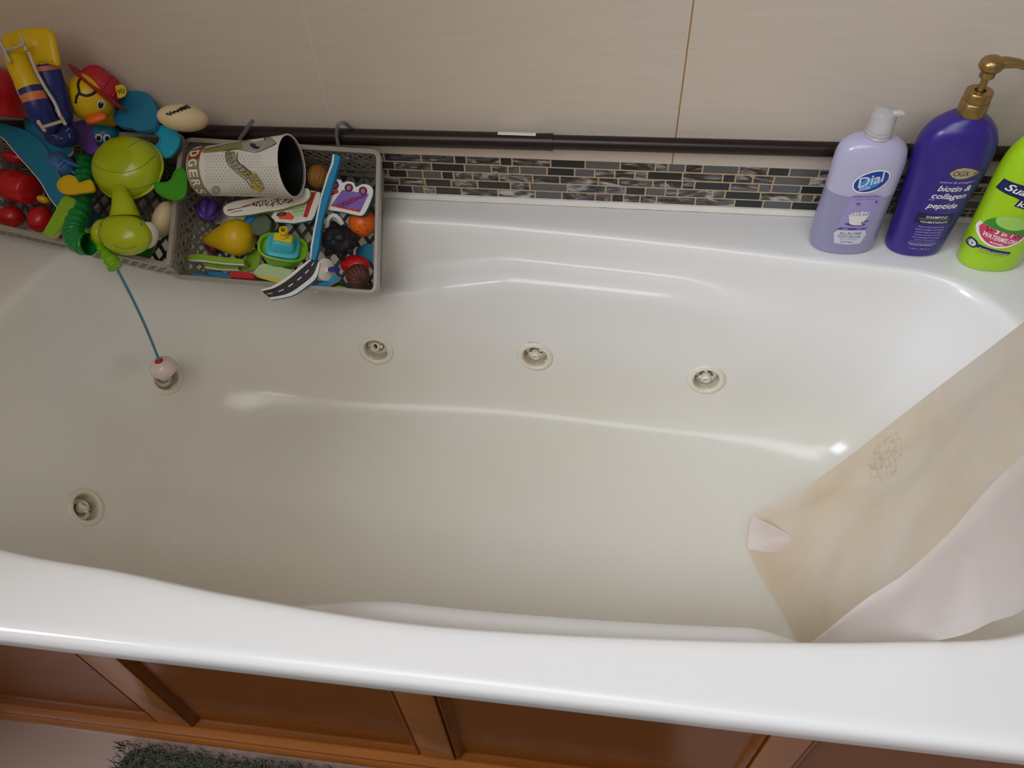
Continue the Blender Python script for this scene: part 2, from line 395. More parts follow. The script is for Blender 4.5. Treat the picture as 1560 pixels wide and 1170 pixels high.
# ---------------------------------------------------------------- wood apron
ap = thing('tub_apron', 'varnished orange wood panelling below the front rim of the bathtub', 'panelling', (-.2, .345, -.51))
def bb(x0, x1, y0, y1, z0, z1, mi=0, bev=.0015, b=None):
    b = b or MB(); b.box(Matrix.Translation(((x0+x1)/2, (y0+y1)/2, (z0+z1)/2)), x1-x0, y1-y0, z1-z0, mi, bev); return b
b = bb(XL, XR, .345, .363, -.105, -.043); add('top_rail', b, WOOD, ap)
b = MB(); S = [(.342, -.51), (.327, -.51), (.325, -.503), (.327, -.497), (.333, -.493), (.334, -.487), (.340, -.483), (.345, -.478), (.348, -.478)]
b.rings([[V((x, y, z)) for y, z in S] for x in (XL+.001, XR)], 0, True, True, True); add('base_moulding', b, WOOD, ap)
b = bb(XL, XR, .349, .363, -.51, -.476); add('bottom_rail', b, WOOD, ap)
for x0, x1 in ((XL+.001, XL+.05), (-.713, -.653), (-.251, -.196), (.248, .300), (.72, XR)):
    add('stile', bb(x0, x1, .3445, .3625, -.478, -.1045), WOOD, ap)
PANEL = mat('wood_panel_veneer', (112, 58, 10), .30, coat=.12, var=(9, .25, (1, 6, 8)))
for x0, x1 in ((XL+.045, -.708), (-.658, -.246), (-.20, .252), (.296, .725)):
    b = MB(); z0, z1 = -.4815, -.099
    def rr(d, y): return [V((x0+d, y, z0+d)), V((x1-d, y, z0+d)), V((x1-d, y, z1-d)), V((x0+d, y, z1-d))]
    b.rings([rr(0, .358), rr(.005, .349), rr(.010, .3455), rr(.015, .349), rr(.018, .354), rr(.02, .356)], 0, True, False, True)
    add('panel', b, PANEL, ap, smooth=30)

# ---------------------------------------------------------------- rug
rug = thing('bath_rug', 'dark green shaggy bath rug on the floor beside the tub apron', 'rug', (-.3, .05, -.51))
GR = mat('dark_green_pile', (76, 82, 66), .85, var=(30, .45, (1, 1, 1)))
rx0, rx1, ry0, ry1 = -.775, .16, -.28, .316
b = MB(); b.box(Matrix.Translation(((rx0+rx1)/2, (ry0+ry1)/2, -.503)), rx1-rx0-.02, ry1-ry0-.02, .012, 0, .02); add('backing', b, GR, rug)
b = MB(); rg = random.Random(5)
for i in range(36000):
    x = rg.uniform(rx0, rx1); y = rg.uniform(ry0, ry1)
    l = rg.uniform(.012, .022); a = rg.uniform(0, 6.28)+2*noise.noise((x*7, y*7, 0)); le = rg.uniform(.3, .95)
    dx, dy = math.cos(a)*l*le, math.sin(a)*l*le
    if y+dy > .320: dy = -abs(dy)
    wd = .0008; nx, ny = -math.sin(a)*wd, math.cos(a)*wd; z = -.498
    p = [V((x-nx, y-ny, z)), V((x+nx, y+ny, z)), V((x+dx*.4+nx, y+dy*.4+ny, z+l*.6)), V((x+dx*.4-nx, y+dy*.4-ny, z+l*.6)), V((x+dx, y+dy, z+l*.75))]
    b.add(p, [(0, 1, 2, 3), (3, 2, 4)])
add('pile', b, GR, rug, kind='stuff', smooth=0)

# ---------------------------------------------------------------- curtain rod lying along the wall
pa = aty(574, 209.5, W-.024); pb = aty(1280, 228, W-.024); dr = (pb-pa)/(pb.x-pa.x)
def rodx(x): return pa+dr*(x-pa.x)
xj = aty(840, 218, W-.024).x
rod = thing('tension_rod', 'dark bronze telescoping rod running along the wall above the mosaic strip', 'rod', rodx(-.2))
b = MB(); b.tube([rodx(XL+.006), rodx(-.42), rodx(xj)], .0145, 24); b.tube([rodx(-.424), rodx(-.421)], .0148, 24); add('outer_tube', b, BRONZE, rod)
b = MB(); b.tube([rodx(xj), rodx(.2), rodx(.93)], .0125, 24); add('inner_tube', b, BRONZE, rod)
b = MB(); b.tube([rodx(xj-.006), rodx(xj+.003)], .0150, 24); add('end_ring', b, BRONZE, rod)
xs = aty(788, 207, W-.02).x; b = MB(); c = rodx(xs); R = []
for k in range(6):
    a = math.radians(72+k*11); R.append([c+V((s, math.cos(a)*-.0151, math.sin(a)*.0151)) for s in (-.033, .033)])
b.rings(R, 0, False); add('paper_label', b, mat('white_paper', (226, 224, 218), .7), rod, label='white paper label')
# ---------------------------------------------------------------- writing and bottles
_tc = {}
def glyphs(txt, size=1.0, bold=0.0, shear=0.0, sp=1.0):
    """triangles of a line of text, left edge at 0, baseline 0; size = cap height"""
    key = (txt, bold, shear, sp)
    if key not in _tc:
        cu = bpy.data.curves.new('writing', 'FONT'); cu.body = txt; cu.size = 1; cu.offset = bold; cu.shear = shear; cu.space_character = sp; cu.resolution_u = 3
        o = bpy.data.objects.new('writing', cu); C.objects.link(o); dg = bpy.context.evaluated_depsgraph_get()
        me = o.evaluated_get(dg).to_mesh(); vs = [(v.co.x, v.co.y) for v in me.vertices]; fs = [tuple(p.vertices) for p in me.polygons]
        o.evaluated_get(dg).to_mesh_clear(); bpy.data.objects.remove(o); bpy.data.curves.remove(cu); _tc[key] = (vs, fs)
    vs, fs = _tc[key]; k = size/.70
    x0 = min(v[0] for v in vs); x1 = max(v[0] for v in vs)
    return [((v[0]-x0)*k, v[1]*k) for v in vs], fs, (x1-x0)*k
def write(b, surf, txt, x, z, size, ang=0, mi=0, bold=.0, shear=0, sp=1.0, width=None, align='c', arc=0):
    vs, fs, wd = glyphs(txt, size, bold, shear, sp); kx = (width/wd) if width else 1; wd *= kx
    ox = {'c': -wd/2, 'l': 0, 'r': -wd}[align]; ca, sa = math.cos(math.radians(ang)), math.sin(math.radians(ang)); P = []
    for a, c in vs:
        a = a*kx+ox; c = c+arc*(1-(2*a/wd)**2) if arc else c
        P.append(surf(x+a*ca-c*sa, z+a*sa+c*ca))
    b.add(P, [tuple(f) if (P[f[1]]-P[f[0]]).cross(P[f[2]]-P[f[0]]).y < 0 or True else f for f in fs], mi)
def patch(b, surf, pts, mi=0, step=.006):
    """filled outline laid on a curved surface, cut into thin upright strips so that it bends with it"""
    x0 = min(p[0] for p in pts); x1 = max(p[0] for p in pts); n = max(1, int((x1-x0)/step)); L = len(pts)
    def cut(x):
        zs = []
        for i in range(L):
            a, c = pts[i], pts[(i+1) % L]
            if (a[0]-x)*(c[0]-x) <= 0 and a[0] != c[0]: zs.append(a[1]+(c[1]-a[1])*(x-a[0])/(c[0]-a[0]))
        return (min(zs), max(zs)) if zs else None
    cols = []
    for i in range(n+1):
        x = x0+(x1-x0)*i/n; x = min(max(x, x0+1e-6), x1-1e-6); c = cut(x)
        if c: cols.append([surf(x, c[0]+(c[1]-c[0])*k/4) for k in range(5)])
    b.rings(cols, mi, False)
def oval(cx, cz, a, c, ang=0, n=28, p=2):
    o = []; A = math.radians(ang)
    for i in range(n):
        t = 2*PI*i/n; x = a*math.copysign(abs(math.cos(t))**(2/p), math.cos(t)); z = c*math.copysign(abs(math.sin(t))**(2/p), math.sin(t))
        o.append((cx+x*math.cos(A)-z*math.sin(A), cz+x*math.sin(A)+z*math.cos(A)))
    return o
def rot(pts, cx, cz, ang):
    A = math.radians(ang); return [(cx+(x-cx)*math.cos(A)-(z-cz)*math.sin(A), cz+(x-cx)*math.sin(A)+(z-cz)*math.cos(A)) for x, z in pts]
KB, WB = 1.0226, .945                        # the bottles stand close to the wall
def zb(z): return z*KB-.0203 if z > .06 else z*.685
class Bottle:
    def __init__(s, cx, cy, prof, p=2.3):       # prof: (z, left half width, right half width, half depth)
        s.cx, s.cy, s.p = cx*KB, cy*KB, p; s.prof = crom([(zb(z), l*WB, r*WB, d*WB) for z, l, r, d in prof], 6, False)
    def par(s, z):
        P = s.prof
        for i in range(len(P)-1):
            if P[i][0] <= z <= P[i+1][0] and P[i+1][0] > P[i][0]:
                t = (z-P[i][0])/(P[i+1][0]-P[i][0]); return [P[i][j]+(P[i+1][j]-P[i][j])*t for j in (1, 2, 3)]
        return P[0][1:] if z < P[0][0] else P[-1][1:]
    def mesh(s, b, mi=0, n=56):
        R = []
        for z, l, r, d in s.prof:
            c = (r-l)/2; h = (l+r)/2
            R.append([V((s.cx+x, s.cy+y, z)) for x, y in oval(c, 0, h, d, 0, n, s.p)])
        b.rings(R, mi, True, True, True)
    def surf(s, off=.0004):
        kx, dx = getattr(s, 'lab', (1, 0))
        def f(x, z):
            x = x*kx+dx; z = zb(z)
            l, r, d = s.par(z); c = (r-l)/2; h = (l+r)/2; q = min(.97, abs((x-c)/h))
            return V((s.cx+x, s.cy-d*(1-q**s.p)**(1/s.p)-off, z))
        return f
WHITE = mat('white_print', (236, 234, 230), .4); NAVY = mat('navy_print', (24, 32, 82), .35); BLK = mat('black_print', (22, 20, 22), .4)
# --- lavender body wash
DX, DY = .384*1.0226, 1.105*1.0226
bt = thing('body_wash_bottle', 'pale lavender kids body wash bottle with clear cap, leftmost of the three bottles', 'bottle', (DX, DY, 0), 'bottles on the right corner of the tub')
LV = mat('translucent_lavender_plastic', (176, 174, 206), .22, coat=.25, sss=.25); nt = LV.node_tree; pb_ = nt.nodes['Principled BSDF']
tc = nd(nt, 'ShaderNodeTexCoord'); sp_ = nd(nt, 'ShaderNodeSeparateXYZ'); nt.links.new(tc.outputs['Object'], sp_.inputs[0])
lv = mth(nt, 'LESS_THAN', sp_.outputs[2], .120); nt.links.new(mixc(nt, lv, s2l((186, 182, 208)), s2l((150, 148, 178))), pb_.inputs['Base Color'])
D = Bottle(.384, 1.105, [(0, .040, .040, .022), (.001, .047, .047, .028), (.006, .053, .053, .032), (.02, .0565, .0565, .0335), (.06, .0585, .0575, .034), (.10, .0575, .0575, .034), (.14, .0565, .0580, .0335), (.18, .057, .0580, .033), (.198, .0565, .056, .032), (.212, .052, .051, .029), (.221, .042, .040, .025), (.226, .028, .027, .020), (.228, .0185, .0185, .0175), (.2285, .016, .016, .016)])
b = MB(); D.mesh(b); add('body', b, LV, bt)
CLR = mat('frosted_clear_plastic', (226, 222, 222), .18, trans=.45, coat=.3)
b = MB(); M = Matrix.Translation((DX, DY, -.0150))
b.lathe(M, [(.0165, .2265), (.0195, .2275), (.0200, .2300), (.0188, .2315), (.0190, .2335), (.0200, .2345), (.0198, .2365), (.0186, .2375), (.0188, .2395), (.0196, .2405), (.0190, .2430), (.0185, .2460), (.0185, .258), (.0176, .2640), (.0158, .2680), (.009, .2708), (.0001, .2716)], 40)
b.tube([V((DX+.006, DY-.002, .2470)), V((DX+.013, DY-.004, .2520)), V((DX+.019, DY-.006, .2550)), V((DX+.0235, DY-.007, .2535))], [.0075, .0065, .0048, .0034], 14)
add('cap', b, CLR, bt, label='clear flip cap')
D.lab = (.80, .001); f = D.surf(.0004); g = D.surf(.0007); h3 = D.surf(.0010)
LP = mat('lilac_label', (158, 146, 196), .4); BLUE = mat('royal_blue_print', (18, 66, 150), .3); SKY = mat('light_blue_print', (60, 140, 205), .35); PUR = mat('purple_print', (92, 66, 140), .4); TUBP = mat('cream_print', (222, 220, 214), .45)
GLD = mat('pale_label', (206, 208, 222), .35)
b = MB()
patch(b, f, [(-.030, .074), (.026, .076), (.034, .098), (.037, .140), (.012, .146), (-.022, .141), (-.029, .110)], 0)
patch(b, f, [(-.031, .040), (-.033, .066), (-.031, .0735), (.028, .0755), (.032, .066), (.030, .041), (0, .0375)], 1)
patch(b, g, [(-.031, .0735), (.027, .0755), (.029, .080), (-.029, .079)], 2)
patch(b, f, oval(.004, .167, .034, .0195, 17, 60), 3, .0015); patch(b, g, oval(.004, .167, .0318, .0172, 17, 60), 4, .0015); patch(b, D.surf(.0009), oval(.002, .1645, .021, .010, 17, 60), 5, .0015)
write(b, D.surf(.0013), 'Dial', .005, .1625, .0175, 17, 1, .012, .15, 1.0, .048)
write(b, D.surf(.0013), 'kids', -.004, .1525, .0072, 17, 1, .008, 0, 1.0, .019)
write(b, g, 'NOURISHING BODY HAIR', .003, .1385, .0022, 3, 2, .02, 0, 1, .050); write(b, g, 'lavender + jasmine', .004, .1340, .0020, 3, 2, .0, 0, 1, .038)
# bath tub picture with foam, on a purple shadow
patch(b, g, oval(.002, .0865, .022, .0035), 2); patch(b, h3, oval(.004, .0895, .0165, .0042), 6)
patch(b, h3, [(-.0165, .1030), (-.015, .092), (-.011, .088), (.015, .089), (.020, .094), (.0225, .1045)], 6)
patch(b, D.surf(.0013), [(-.0195, .1045), (-.019, .1020), (.024, .1035), (.0255, .1060)], 1)
for x, z, r in ((-.012, .107, .003), (-.006, .108, .0035), (0, .1085, .003), (.007, .1095, .004), (.014, .110, .0036), (.020, .1095, .0028), (-.016, .112, .0014), (-.014, .117, .0011), (-.010, .114, .0016), (-.004, .121, .0012)): patch(b, D.surf(.0015), oval(x, z, r, r), 1, .002)
for x, z, a in ((-.008, .1265, 30), (-.003, .1265, -40), (-.0055, .1235, 90), (.027, .131, 20), (.029, .1285, -60)): patch(b, g, oval(x, z, .0028, .0014, a), 2, .001)
for x, z in ((.014, .091), (.019, .0925), (.0235, .094), (.017, .0885)): patch(b, D.surf(.0014), oval(x, z, .0026, .0016, 25), 2, .001)
write(b, g, 'lavender', -.014, .0757, .0024, 2, 1, .01); write(b, g, '+ jasmine', .012, .0766, .0022, 2, 1, 0)
write(b, g, 'ALL IN ONE', -.001, .0655, .0052, 2, 7, 0, 0, 1, .043); write(b, g, 'TOUT EN UN', -.002, .0585, .0052, 2, 7, 0, 0, 1, .046)
write(b, g, 'Body wash + shampoo + bubble bath', -.001, .0545, .0016, 2, 2, 0, 0, 1, .034); write(b, g, 'Nettoyant + shampooing', -.001, .0515, .0016, 2, 2, 0, 0, 1, .030)
write(b, g, '32 FL OZ 946 mL', -.002, .0435, .0032, 0, 7, .02, 0, 1, .026)
add('label_print', b, [LP, GLD, PUR, WHITE, BLUE, SKY, TUBP, BLK], bt, smooth=0)
# --- purple shampoo with brass pump
OX, OY = .5015*1.0226, 1.108*1.0226
bt = thing('shampoo_bottle', 'dark purple biotin shampoo bottle with brass coloured pump, middle of three', 'bottle', (OX, OY, 0), 'bottles on the right corner of the tub')
PL = mat('deep_purple_plastic', (52, 36, 124), .3, coat=.15); BR = mat('brass_plastic', (158, 128, 78), .3, metal=.75)
O = Bottle(.5015, 1.108, [(0, .036, .036, .022), (.0015, .043, .043, .028), (.008, .0475, .0475, .032), (.03, .0495, .0495, .0335), (.08, .0520, .0525, .035), (.13, .0560, .0565, .0365), (.17, .0600, .0600, .038), (.20, .0625, .0615, .0385), (.225, .0610, .0585, .037), (.245, .0520, .0490, .033), (.258, .0380, .0360, .026), (.265, .026, .025, .021), (.268, .0185, .0185, .018), (.2685, .017, .017, .017)], 2.2)
b = MB(); O.mesh(b); add('body', b, PL, bt)
M = Matrix.Translation((OX, OY, -.0142)); b = MB()
b.lathe(M, [(.0160, .2665), (.0195, .267), (.0200, .2690), (.0200, .2860), (.0190, .2872), (.0178, .2880), (.0178, .2895), (.0190, .2905), (.0190, .3005), (.0178, .3025), (.0120, .3032), (.0080, .3030), (.0078, .3000)], 48); add('collar', b, BR, bt)
pt = MB(); pt.lathe(M, [(.0052, .300), (.0052, .328)], 20)
pt.lathe(M, [(.0052, .322), (.0095, .3225), (.0105, .3245), (.0105, .331), (.0118, .3335), (.0150, .3355), (.0168, .339), (.0165, .3445), (.0135, .3495), (.0080, .3525), (.0001, .353)], 36, sx=1.0, sy=.95)
pt.tube([M @ V(q) for q in ((.004, 0, .343), (.018, -.001, .3455), (.032, -.003, .3455), (.046, -.006, .3425), (.058, -.009, .337), (.066, -.011, .329))], [.0105, .0090, .0072, .0060, .0054, .0050], 18, sy=.85)
add('pump_head', pt, BR, bt)
O.lab = (.96, 0); f = O.surf(.0004); g = O.surf(.0007); LG = mat('gold_foil', (176, 160, 110), .4); DKP = mat('dark_violet_print', (34, 24, 66), .4); LIL = mat('lilac_print', (190, 180, 226), .4)
b = MB()
lf = [(-.0195, .1885), (-.012, .1960), (.000, .1985), (.012, .1960), (.024, .1905), (.030, .1885), (.022, .1850), (.010, .1795), (-.004, .1785), (-.014, .1825)]
patch(b, f, [(x+.011, z) for x, z in lf], 0, .003); patch(b, g, [(.028, .1885), (.046, .1905), (.046, .1895), (.028, .1870)], 1, .003)
write(b, g, 'OGX', .010, .1840, .0085, 0, 1, 0.0, .1, .9, .025)
write(b, g, 'volume & strength+', .010, .1705, .0042, 0, 2, .0, .3, 1, .054)
write(b, g, 'biotin &', .011, .1560, .0100, 0, 3, .012, .28, 1, .052)
write(b, g, 'collagen', .008, .1420, .0100, 0, 3, .012, .28, 1, .054)
write(b, g, 'with', -.017, .1375, .0034, 0, 2, 0, .3)
write(b, g, 'peptide', .004, .1235, .0100, 0, 3, .012, .28, 1, .048)
patch(b, f, [(-.028, .0915), (.032, .0915), (.032, .1115), (-.028, .1115)], 1)
write(b, g, 'SHAMPOO', .004, .1035, .0046, 0, 3, .008, 0, 1.1, .034); patch(b, g, [(-.023, .1010), (.028, .1010), (.028, .1017), (-.023, .1017)], 0)
write(b, g, 'VOLUME/STRENGTH', .003, .0940, .0038, 0, 3, .006, 0, 1.05, .044)
for i, (t, wd) in enumerate((('Nutrient-infused blend with', .041), ('biotin & collagen with added', .045), ('peptide helps increase hair', .043), ('volume and reduce hair fall', .043), ('due to breakage, for stronger,', .045), ('healthier-looking hair.', .035))):
    write(b, g, t, .002, .0850-i*.0054, .0027, 0, 2, .004, .25, 1, wd)
patch(b, g, [(-.022, .0533), (.022, .0533), (.022, .0538), (-.022, .0538)], 2)
write(b, g, 'SULFATE-FREE SURFACTANTS', 0, .0460, .0026, 0, 3, .004, 0, 1, .046); write(b, g, 'PARABEN-FREE FORMULA', 0, .0412, .0026, 0, 3, .004, 0, 1, .040)
write(b, g, '1.18 L e 40 fl oz', 0, .0290, .0042, 0, 2, 0, 0, 1, .036); write(b, g, '........', 0, .0205, .0016, 0, 2, 0, 0, 1, .008)
add('label_print', b, [LG, DKP, LIL, WHITE], bt, smooth=0)
# --- lime kids shampoo
SX, SY = .6135*1.0226, 1.080*1.0226
bt = thing('kids_shampoo_bottle', 'bright lime green watermelon kids shampoo bottle at the right edge, in the tub corner', 'bottle', (SX, SY, 0), 'bottles on the right corner of the tub')
LM = mat('lime_plastic', (164, 208, 22), .28, coat=.2, sss=.1)
S_ = Bottle(.6135, 1.080, [(0, .038, .038, .024), (.0015, .045, .045, .029), (.008, .0500, .0500, .033), (.03, .0520, .0520, .035), (.08, .0535, .0535, .036), (.14, .0545, .0545, .036), (.19, .0550, .0545, .0355), (.215, .0525, .0515, .034), (.235, .0450, .0440, .030), (.248, .034, .033, .024), (.253, .022, .022, .019), (.2535, .02, .02, .018)], 2.2)
b = MB(); S_.mesh(b); add('body', b, LM, bt)
b = MB(); b.lathe(Matrix.Translation((SX, SY, -.0145)), [(.019, .252), (.0245, .2525), (.0250, .256), (.0248, .280), (.0235, .284), (.0200, .2855), (.0001, .286)], 36); add('cap', b, WHITE, bt)
S_.lab = (1.0, -.019); f = S_.surf(.0004); g = S_.surf(.0008); PK = mat('watermelon_pink', (206, 62, 96), .4); GD = mat('leaf_green_print', (62, 138, 44), .4); GL = mat('pale_green_print', (160, 206, 96), .4); OR_ = mat('orange_print', (238, 150, 40), .4)
b = MB()
patch(b, f, [(-.031, .1700), (-.029, .1895), (-.004, .1880), (.026, .1760), (.030, .1560), (.012, .1600), (-.008, .1665)], 0, .003)
write(b, g, 'Suave', .000, .1715, .0118, -8, 1, .012, .3, 1, .047)
patch(b, f, [(-.002, .1515), (.030, .1440), (.035, .1570), (.000, .1640)], 0, .003); write(b, S_.surf(.0012), 'kids', .016, .1510, .0095, -9, 1, .015, .1, 1, .030)
# watermelon slice over green leaves (the animal on the bottle is left out)
patch(b, f, oval(.006, .106, .033, .0270, 0), 3, .003); patch(b, g, oval(.009, .121, .025, .0120, -8), 4, .003)
sl = [(-.030+.0, .110)]+[(.004+.036*math.cos(t), .104+.031*math.sin(t)) for t in [PI*1.03+PI*.86*k/14 for k in range(15)]]+[(.038, .098)]
patch(b, S_.surf(.001), [(x, z) for x, z in sl], 1, .002)
sl2 = [(-.028, .1095)]+[(.004+.0325*math.cos(t), .104+.0275*math.sin(t)) for t in [PI*1.03+PI*.86*k/14 for k in range(15)]]+[(.036, .0985)]
patch(b, S_.surf(.0013), sl2, 2, .002)
for x, z in ((-.020, .1065), (-.014, .1035), (.027, .0985), (.031, .0965), (.023, .0965), (-.018, .1015)): patch(b, S_.surf(.0016), oval(x, z, .0013, .0021, 20), 6, .001)
k3 = S_.surf(.0018)
write(b, k3, '3 in 1', .004, .0975, .0068, -9, 1, .02, 0, 1, .026); write(b, k3, 'WATERMELON', .002, .0868, .0082, -9, 1, .016, 0, 1, .050); write(b, k3, 'wonder', .002, .0795, .0050, -9, 1, .01, .3, 1, .022)
patch(b, g, oval(-.027, .0690, .0078, .0085), 0, .002); patch(b, S_.surf(.0012), oval(-.027, .0690, .0050, .0055), 5, .002); write(b, S_.surf(.0016), '3', -.027, .0665, .0050, 0, 0, .01)
patch(b, g, rot([(-.022, .0630), (.030, .0630), (.030, .0700), (-.022, .0700)], 0, .066, -7), 0, .003)
write(b, k3, 'SHAMPOO CONDITIONER', .004, .0635, .0028, -7, 1, .0, 0, 1, .044); write(b, g, 'body wash + fresh scent', .004, .0575, .0024, -7, 0, .0, 0, 1, .040)
write(b, g, '28 FL OZ (828 mL)', -.004, .0515, .0030, -7, 4, 0, 0, 1, .034)
add('label_print', b, [NAVY, WHITE, PK, GD, GL, TUBP, BLK], bt, smooth=0)
# ---------------------------------------------------------------- baskets hanging on the rod
def c1(L): return [(x/5.2, 30+y/5.2) for x, y in L]
def c2(L): return [(x/5.2, 200+y/5.2) for x, y in L]
def c3(L): return [(260+x/4.588, 180+y/4.588) for x, y in L]
def c4(L): return [(270+x/4.875, 280+y/4.875) for x, y in L]
PR = Plane(aty(283, 213, 1.165), (1, 0, 0), (0, -math.sin(math.radians(38)), math.cos(math.radians(38))))
_fr, _fl, _bk = V((-.755, .95, .031)), V((-1.090, 1.0, .053)), V((-.781, 1.165, .148))
PL_ = Plane(_fr, _fr-_fl, (_fr-_fl).cross(_bk-_fr))
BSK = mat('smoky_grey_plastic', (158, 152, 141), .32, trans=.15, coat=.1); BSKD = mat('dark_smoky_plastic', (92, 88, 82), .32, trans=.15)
def lattice(b, A, B_, Cc, D_, rows=None, bw=.0055, sp=.017, th=.0018, mi=0, margin=.008):
    """quad A-B (bottom or left edge) to D-C, filled with crossing diagonal bars inside a solid margin"""
    L = ((B_-A).length+(Cc-D_).length)/2; Hh = ((D_-A).length+(Cc-B_).length)/2; n = (B_-A).cross(D_-A).normalized()
    def P(x, y): u, v = x/L, y/Hh; return (A*(1-u)+B_*u)*(1-v)+(D_*(1-u)+Cc*u)*v
    def strip(p, q, w_):
        d = (P(*q)-P(*p)); a = d.cross(n).normalized()*w_/2
        vs = []
        for k in (0, 1):
            for e, s in ((p, -1), (p, 1), (q, 1), (q, -1)): vs.append(P(*e)+a*s+n*(th/2 if k else -th/2))
        b.add(vs, [(3, 2, 1, 0), (4, 5, 6, 7), (0, 1, 5, 4), (1, 2, 6, 5), (2, 3, 7, 6), (3, 0, 4, 7)], mi)
    m_ = margin
    for p, q in (((0, m_/2), (L, m_/2)), ((0, Hh-m_/2), (L, Hh-m_/2)), ((m_/2, 0), (m_/2, Hh)), ((L-m_/2, 0), (L-m_/2, Hh))): strip(p, q, m_)
    if rows:
        for r in rows: strip((0, Hh*r), (L, Hh*r), .005)
    x0, x1, y0, y1 = m_*.8, L-m_*.8, m_*.8, Hh-m_*.8
    for s in (-1, 1):
        k = -int(Hh/sp)-1
        while k*sp < L+Hh:
            pts = []
            # line x = k*sp + s*y*0.7
            c = k*sp if s > 0 else k*sp
            ya, yb = y0, y1; sl = .75*s
            xa, xb = c+sl*ya, c+sl*yb
            if xa != xb:
                for lim, gt in ((x0, True), (x1, False)):
                    for _ in range(1):
                        if gt:
                            if xa < lim and xb < lim: xa = None; break
                            if xa < lim: ya += (lim-xa)/(xb-xa)*(yb-ya); xa = lim
                            if xb < lim: yb = ya+(lim-xa)/(xb-xa)*(yb-ya); xb = lim
                        else:
                            if xa > lim and xb > lim: xa = None; break
                            if xa > lim: ya += (lim-xa)/(xb-xa)*(yb-ya); xa = lim
                            if xb > lim: yb = ya+(lim-xa)/(xb-xa)*(yb-ya); xb = lim
                    if xa is None: break
                if xa is not None and abs(xb-xa) > .002: strip((xa, ya), (xb, yb), bw)
            k += 1
def basket(name, label, pl, px, dep, tap, group):
    T = [pl.at(x, y, 0) for x, y in px]; c = sum(T, V())/4                      # back left, back right, front right, front left
    Bt = []
    for i, p in enumerate(T):
        q = p-pl.N*dep; d = c-pl.N*dep-q; du, dv = d.dot(pl.U), d.dot(pl.V)
        Bt.append(q+pl.U*math.copysign(max(tap, .012), du)+pl.V*math.copysign(tap*(1.0 if dv > 0 else .4), dv))
    t = thing(name, label, 'basket', sum(Bt, V())/4, group)
    b = MB(); P = []
    for i in range(4):
        p, a, d = T[i], T[i-1], T[(i+1) % 4]; r = .014
        e1, e2 = p+(a-p).normalized()*r, p+(d-p).normalized()*r
        for k in range(6): s = k/5; P.append(e1*(1-s)**2+p*2*s*(1-s)+e2*s*s)
    n = len(P); R = []
    S = [(-.004, .0008), (-.0035, .0022), (.003, .0026), (.0045, .0014), (.0045, -.0070), (.0030, -.0074), (.0028, -.0005), (-.0035, -.001)]
    for i, p in enumerate(P):
        tn = (P[(i+1) % n]-P[i-1]).normalized(); o = tn.cross(pl.N)*-1
        if o.dot(p-c) < 0: o = -o
        R.append([p+o*x+pl.N*y for x, y in S])
    R.append(R[0]); b.rings(R, 0, True); add('rim', b, BSK, t, smooth=50)
    for i, nm in enumerate(('wall_panel',)*4):
        j = (i+1) % 4; b = MB(); lattice(b, Bt[i], Bt[j], T[j]-pl.N*.002, T[i]-pl.N*.002, rows=(.5,), bw=.0046, sp=.0185, margin=.011); add(nm, b, BSK, t, smooth=0)
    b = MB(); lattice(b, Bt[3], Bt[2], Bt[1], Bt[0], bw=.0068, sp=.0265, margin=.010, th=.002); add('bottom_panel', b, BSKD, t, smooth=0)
    return t
GB = 'hanging toy baskets'
basket('toy_basket', 'grey lattice plastic basket holding the badger print cup and foam toys, right of two', PR, [(283, 213), (577, 232), (572, 446), (265, 421)], .098, .018, GB)
basket('toy_basket', 'grey lattice plastic basket heaped with bath toys and a lime turtle, left of two', PL_, [(-52, 200), (278, 207), (256, 404), (-48, 334)], .086, .003, GB)
CLG = mat('smoky_clear_hook', (150, 150, 150), .15, trans=.55, ior=1.4)
for path, lb in (([(386, 184), (380, 190), (375, 198), (368, 208), (364, 216)], 'clear grey plastic hook over the rod behind the cup'),
                 ([(533, 194), (524, 187), (516, 190), (513, 201), (514, 214), (518, 228), (524, 238), (532, 241)], 'clear curved plastic hook over the rod at the right of the foam toys')):
    b = MB(); P = []
    n = len(path)
    for i, (x, y) in enumerate(path):
        yy = W-.024-.021 if i > 1 or n < 6 else W-.024-.020*i/1.5
        P.append(aty(x, y, yy if n > 6 else W-.047))
    if n > 6: P = [aty(540, 200, W-.006)]+P
    P = [V(p) for p in crom([tuple(p) for p in P], 5, False)]
    b.tube(P, .0032 if n > 6 else .003, 12, sx=1.2); add('basket_hook', b, CLG, label=lb, cat='hook', group='clear hooks holding the baskets')

# ---------------------------------------------------------------- toy colours
def tm(name, c, r=.38, **k): return mat(name, c, r, **k)
LIME = tm('lime_toy_plastic', (168, 182, 16), .28, coat=.2); LIMED = tm('olive_seam', (120, 134, 12), .4); YEL = tm('yellow_toy_vinyl', (214, 176, 14), .35); RED = tm('red_toy_plastic', (186, 20, 30), .3, coat=.2)
BLU = tm('navy_toy_vinyl', (28, 40, 110), .35); TEAL = tm('teal_foam', (24, 116, 150), .7); CYAN = tm('cyan_toy_plastic', (30, 160, 190), .3); PURP = tm('purple_toy_plastic', (98, 62, 160), .35)
GRN = tm('green_toy_plastic', (62, 150, 28), .32); KEL = tm('kelly_green_plastic', (24, 140, 62), .28, coat=.2, trans=.15); ORG = tm('orange_toy_vinyl', (232, 104, 24), .38); SIL = tm('silver_paint', (186, 180, 166), .35, metal=.3)
WHT = tm('white_toy_plastic', (220, 214, 206), .35); FW = tm('white_foam', (226, 222, 210), .8); FB = tm('blue_foam', (36, 132, 178), .75); FG = tm('lime_foam', (134, 178, 34), .75); FR = tm('red_foam', (196, 40, 48), .75)
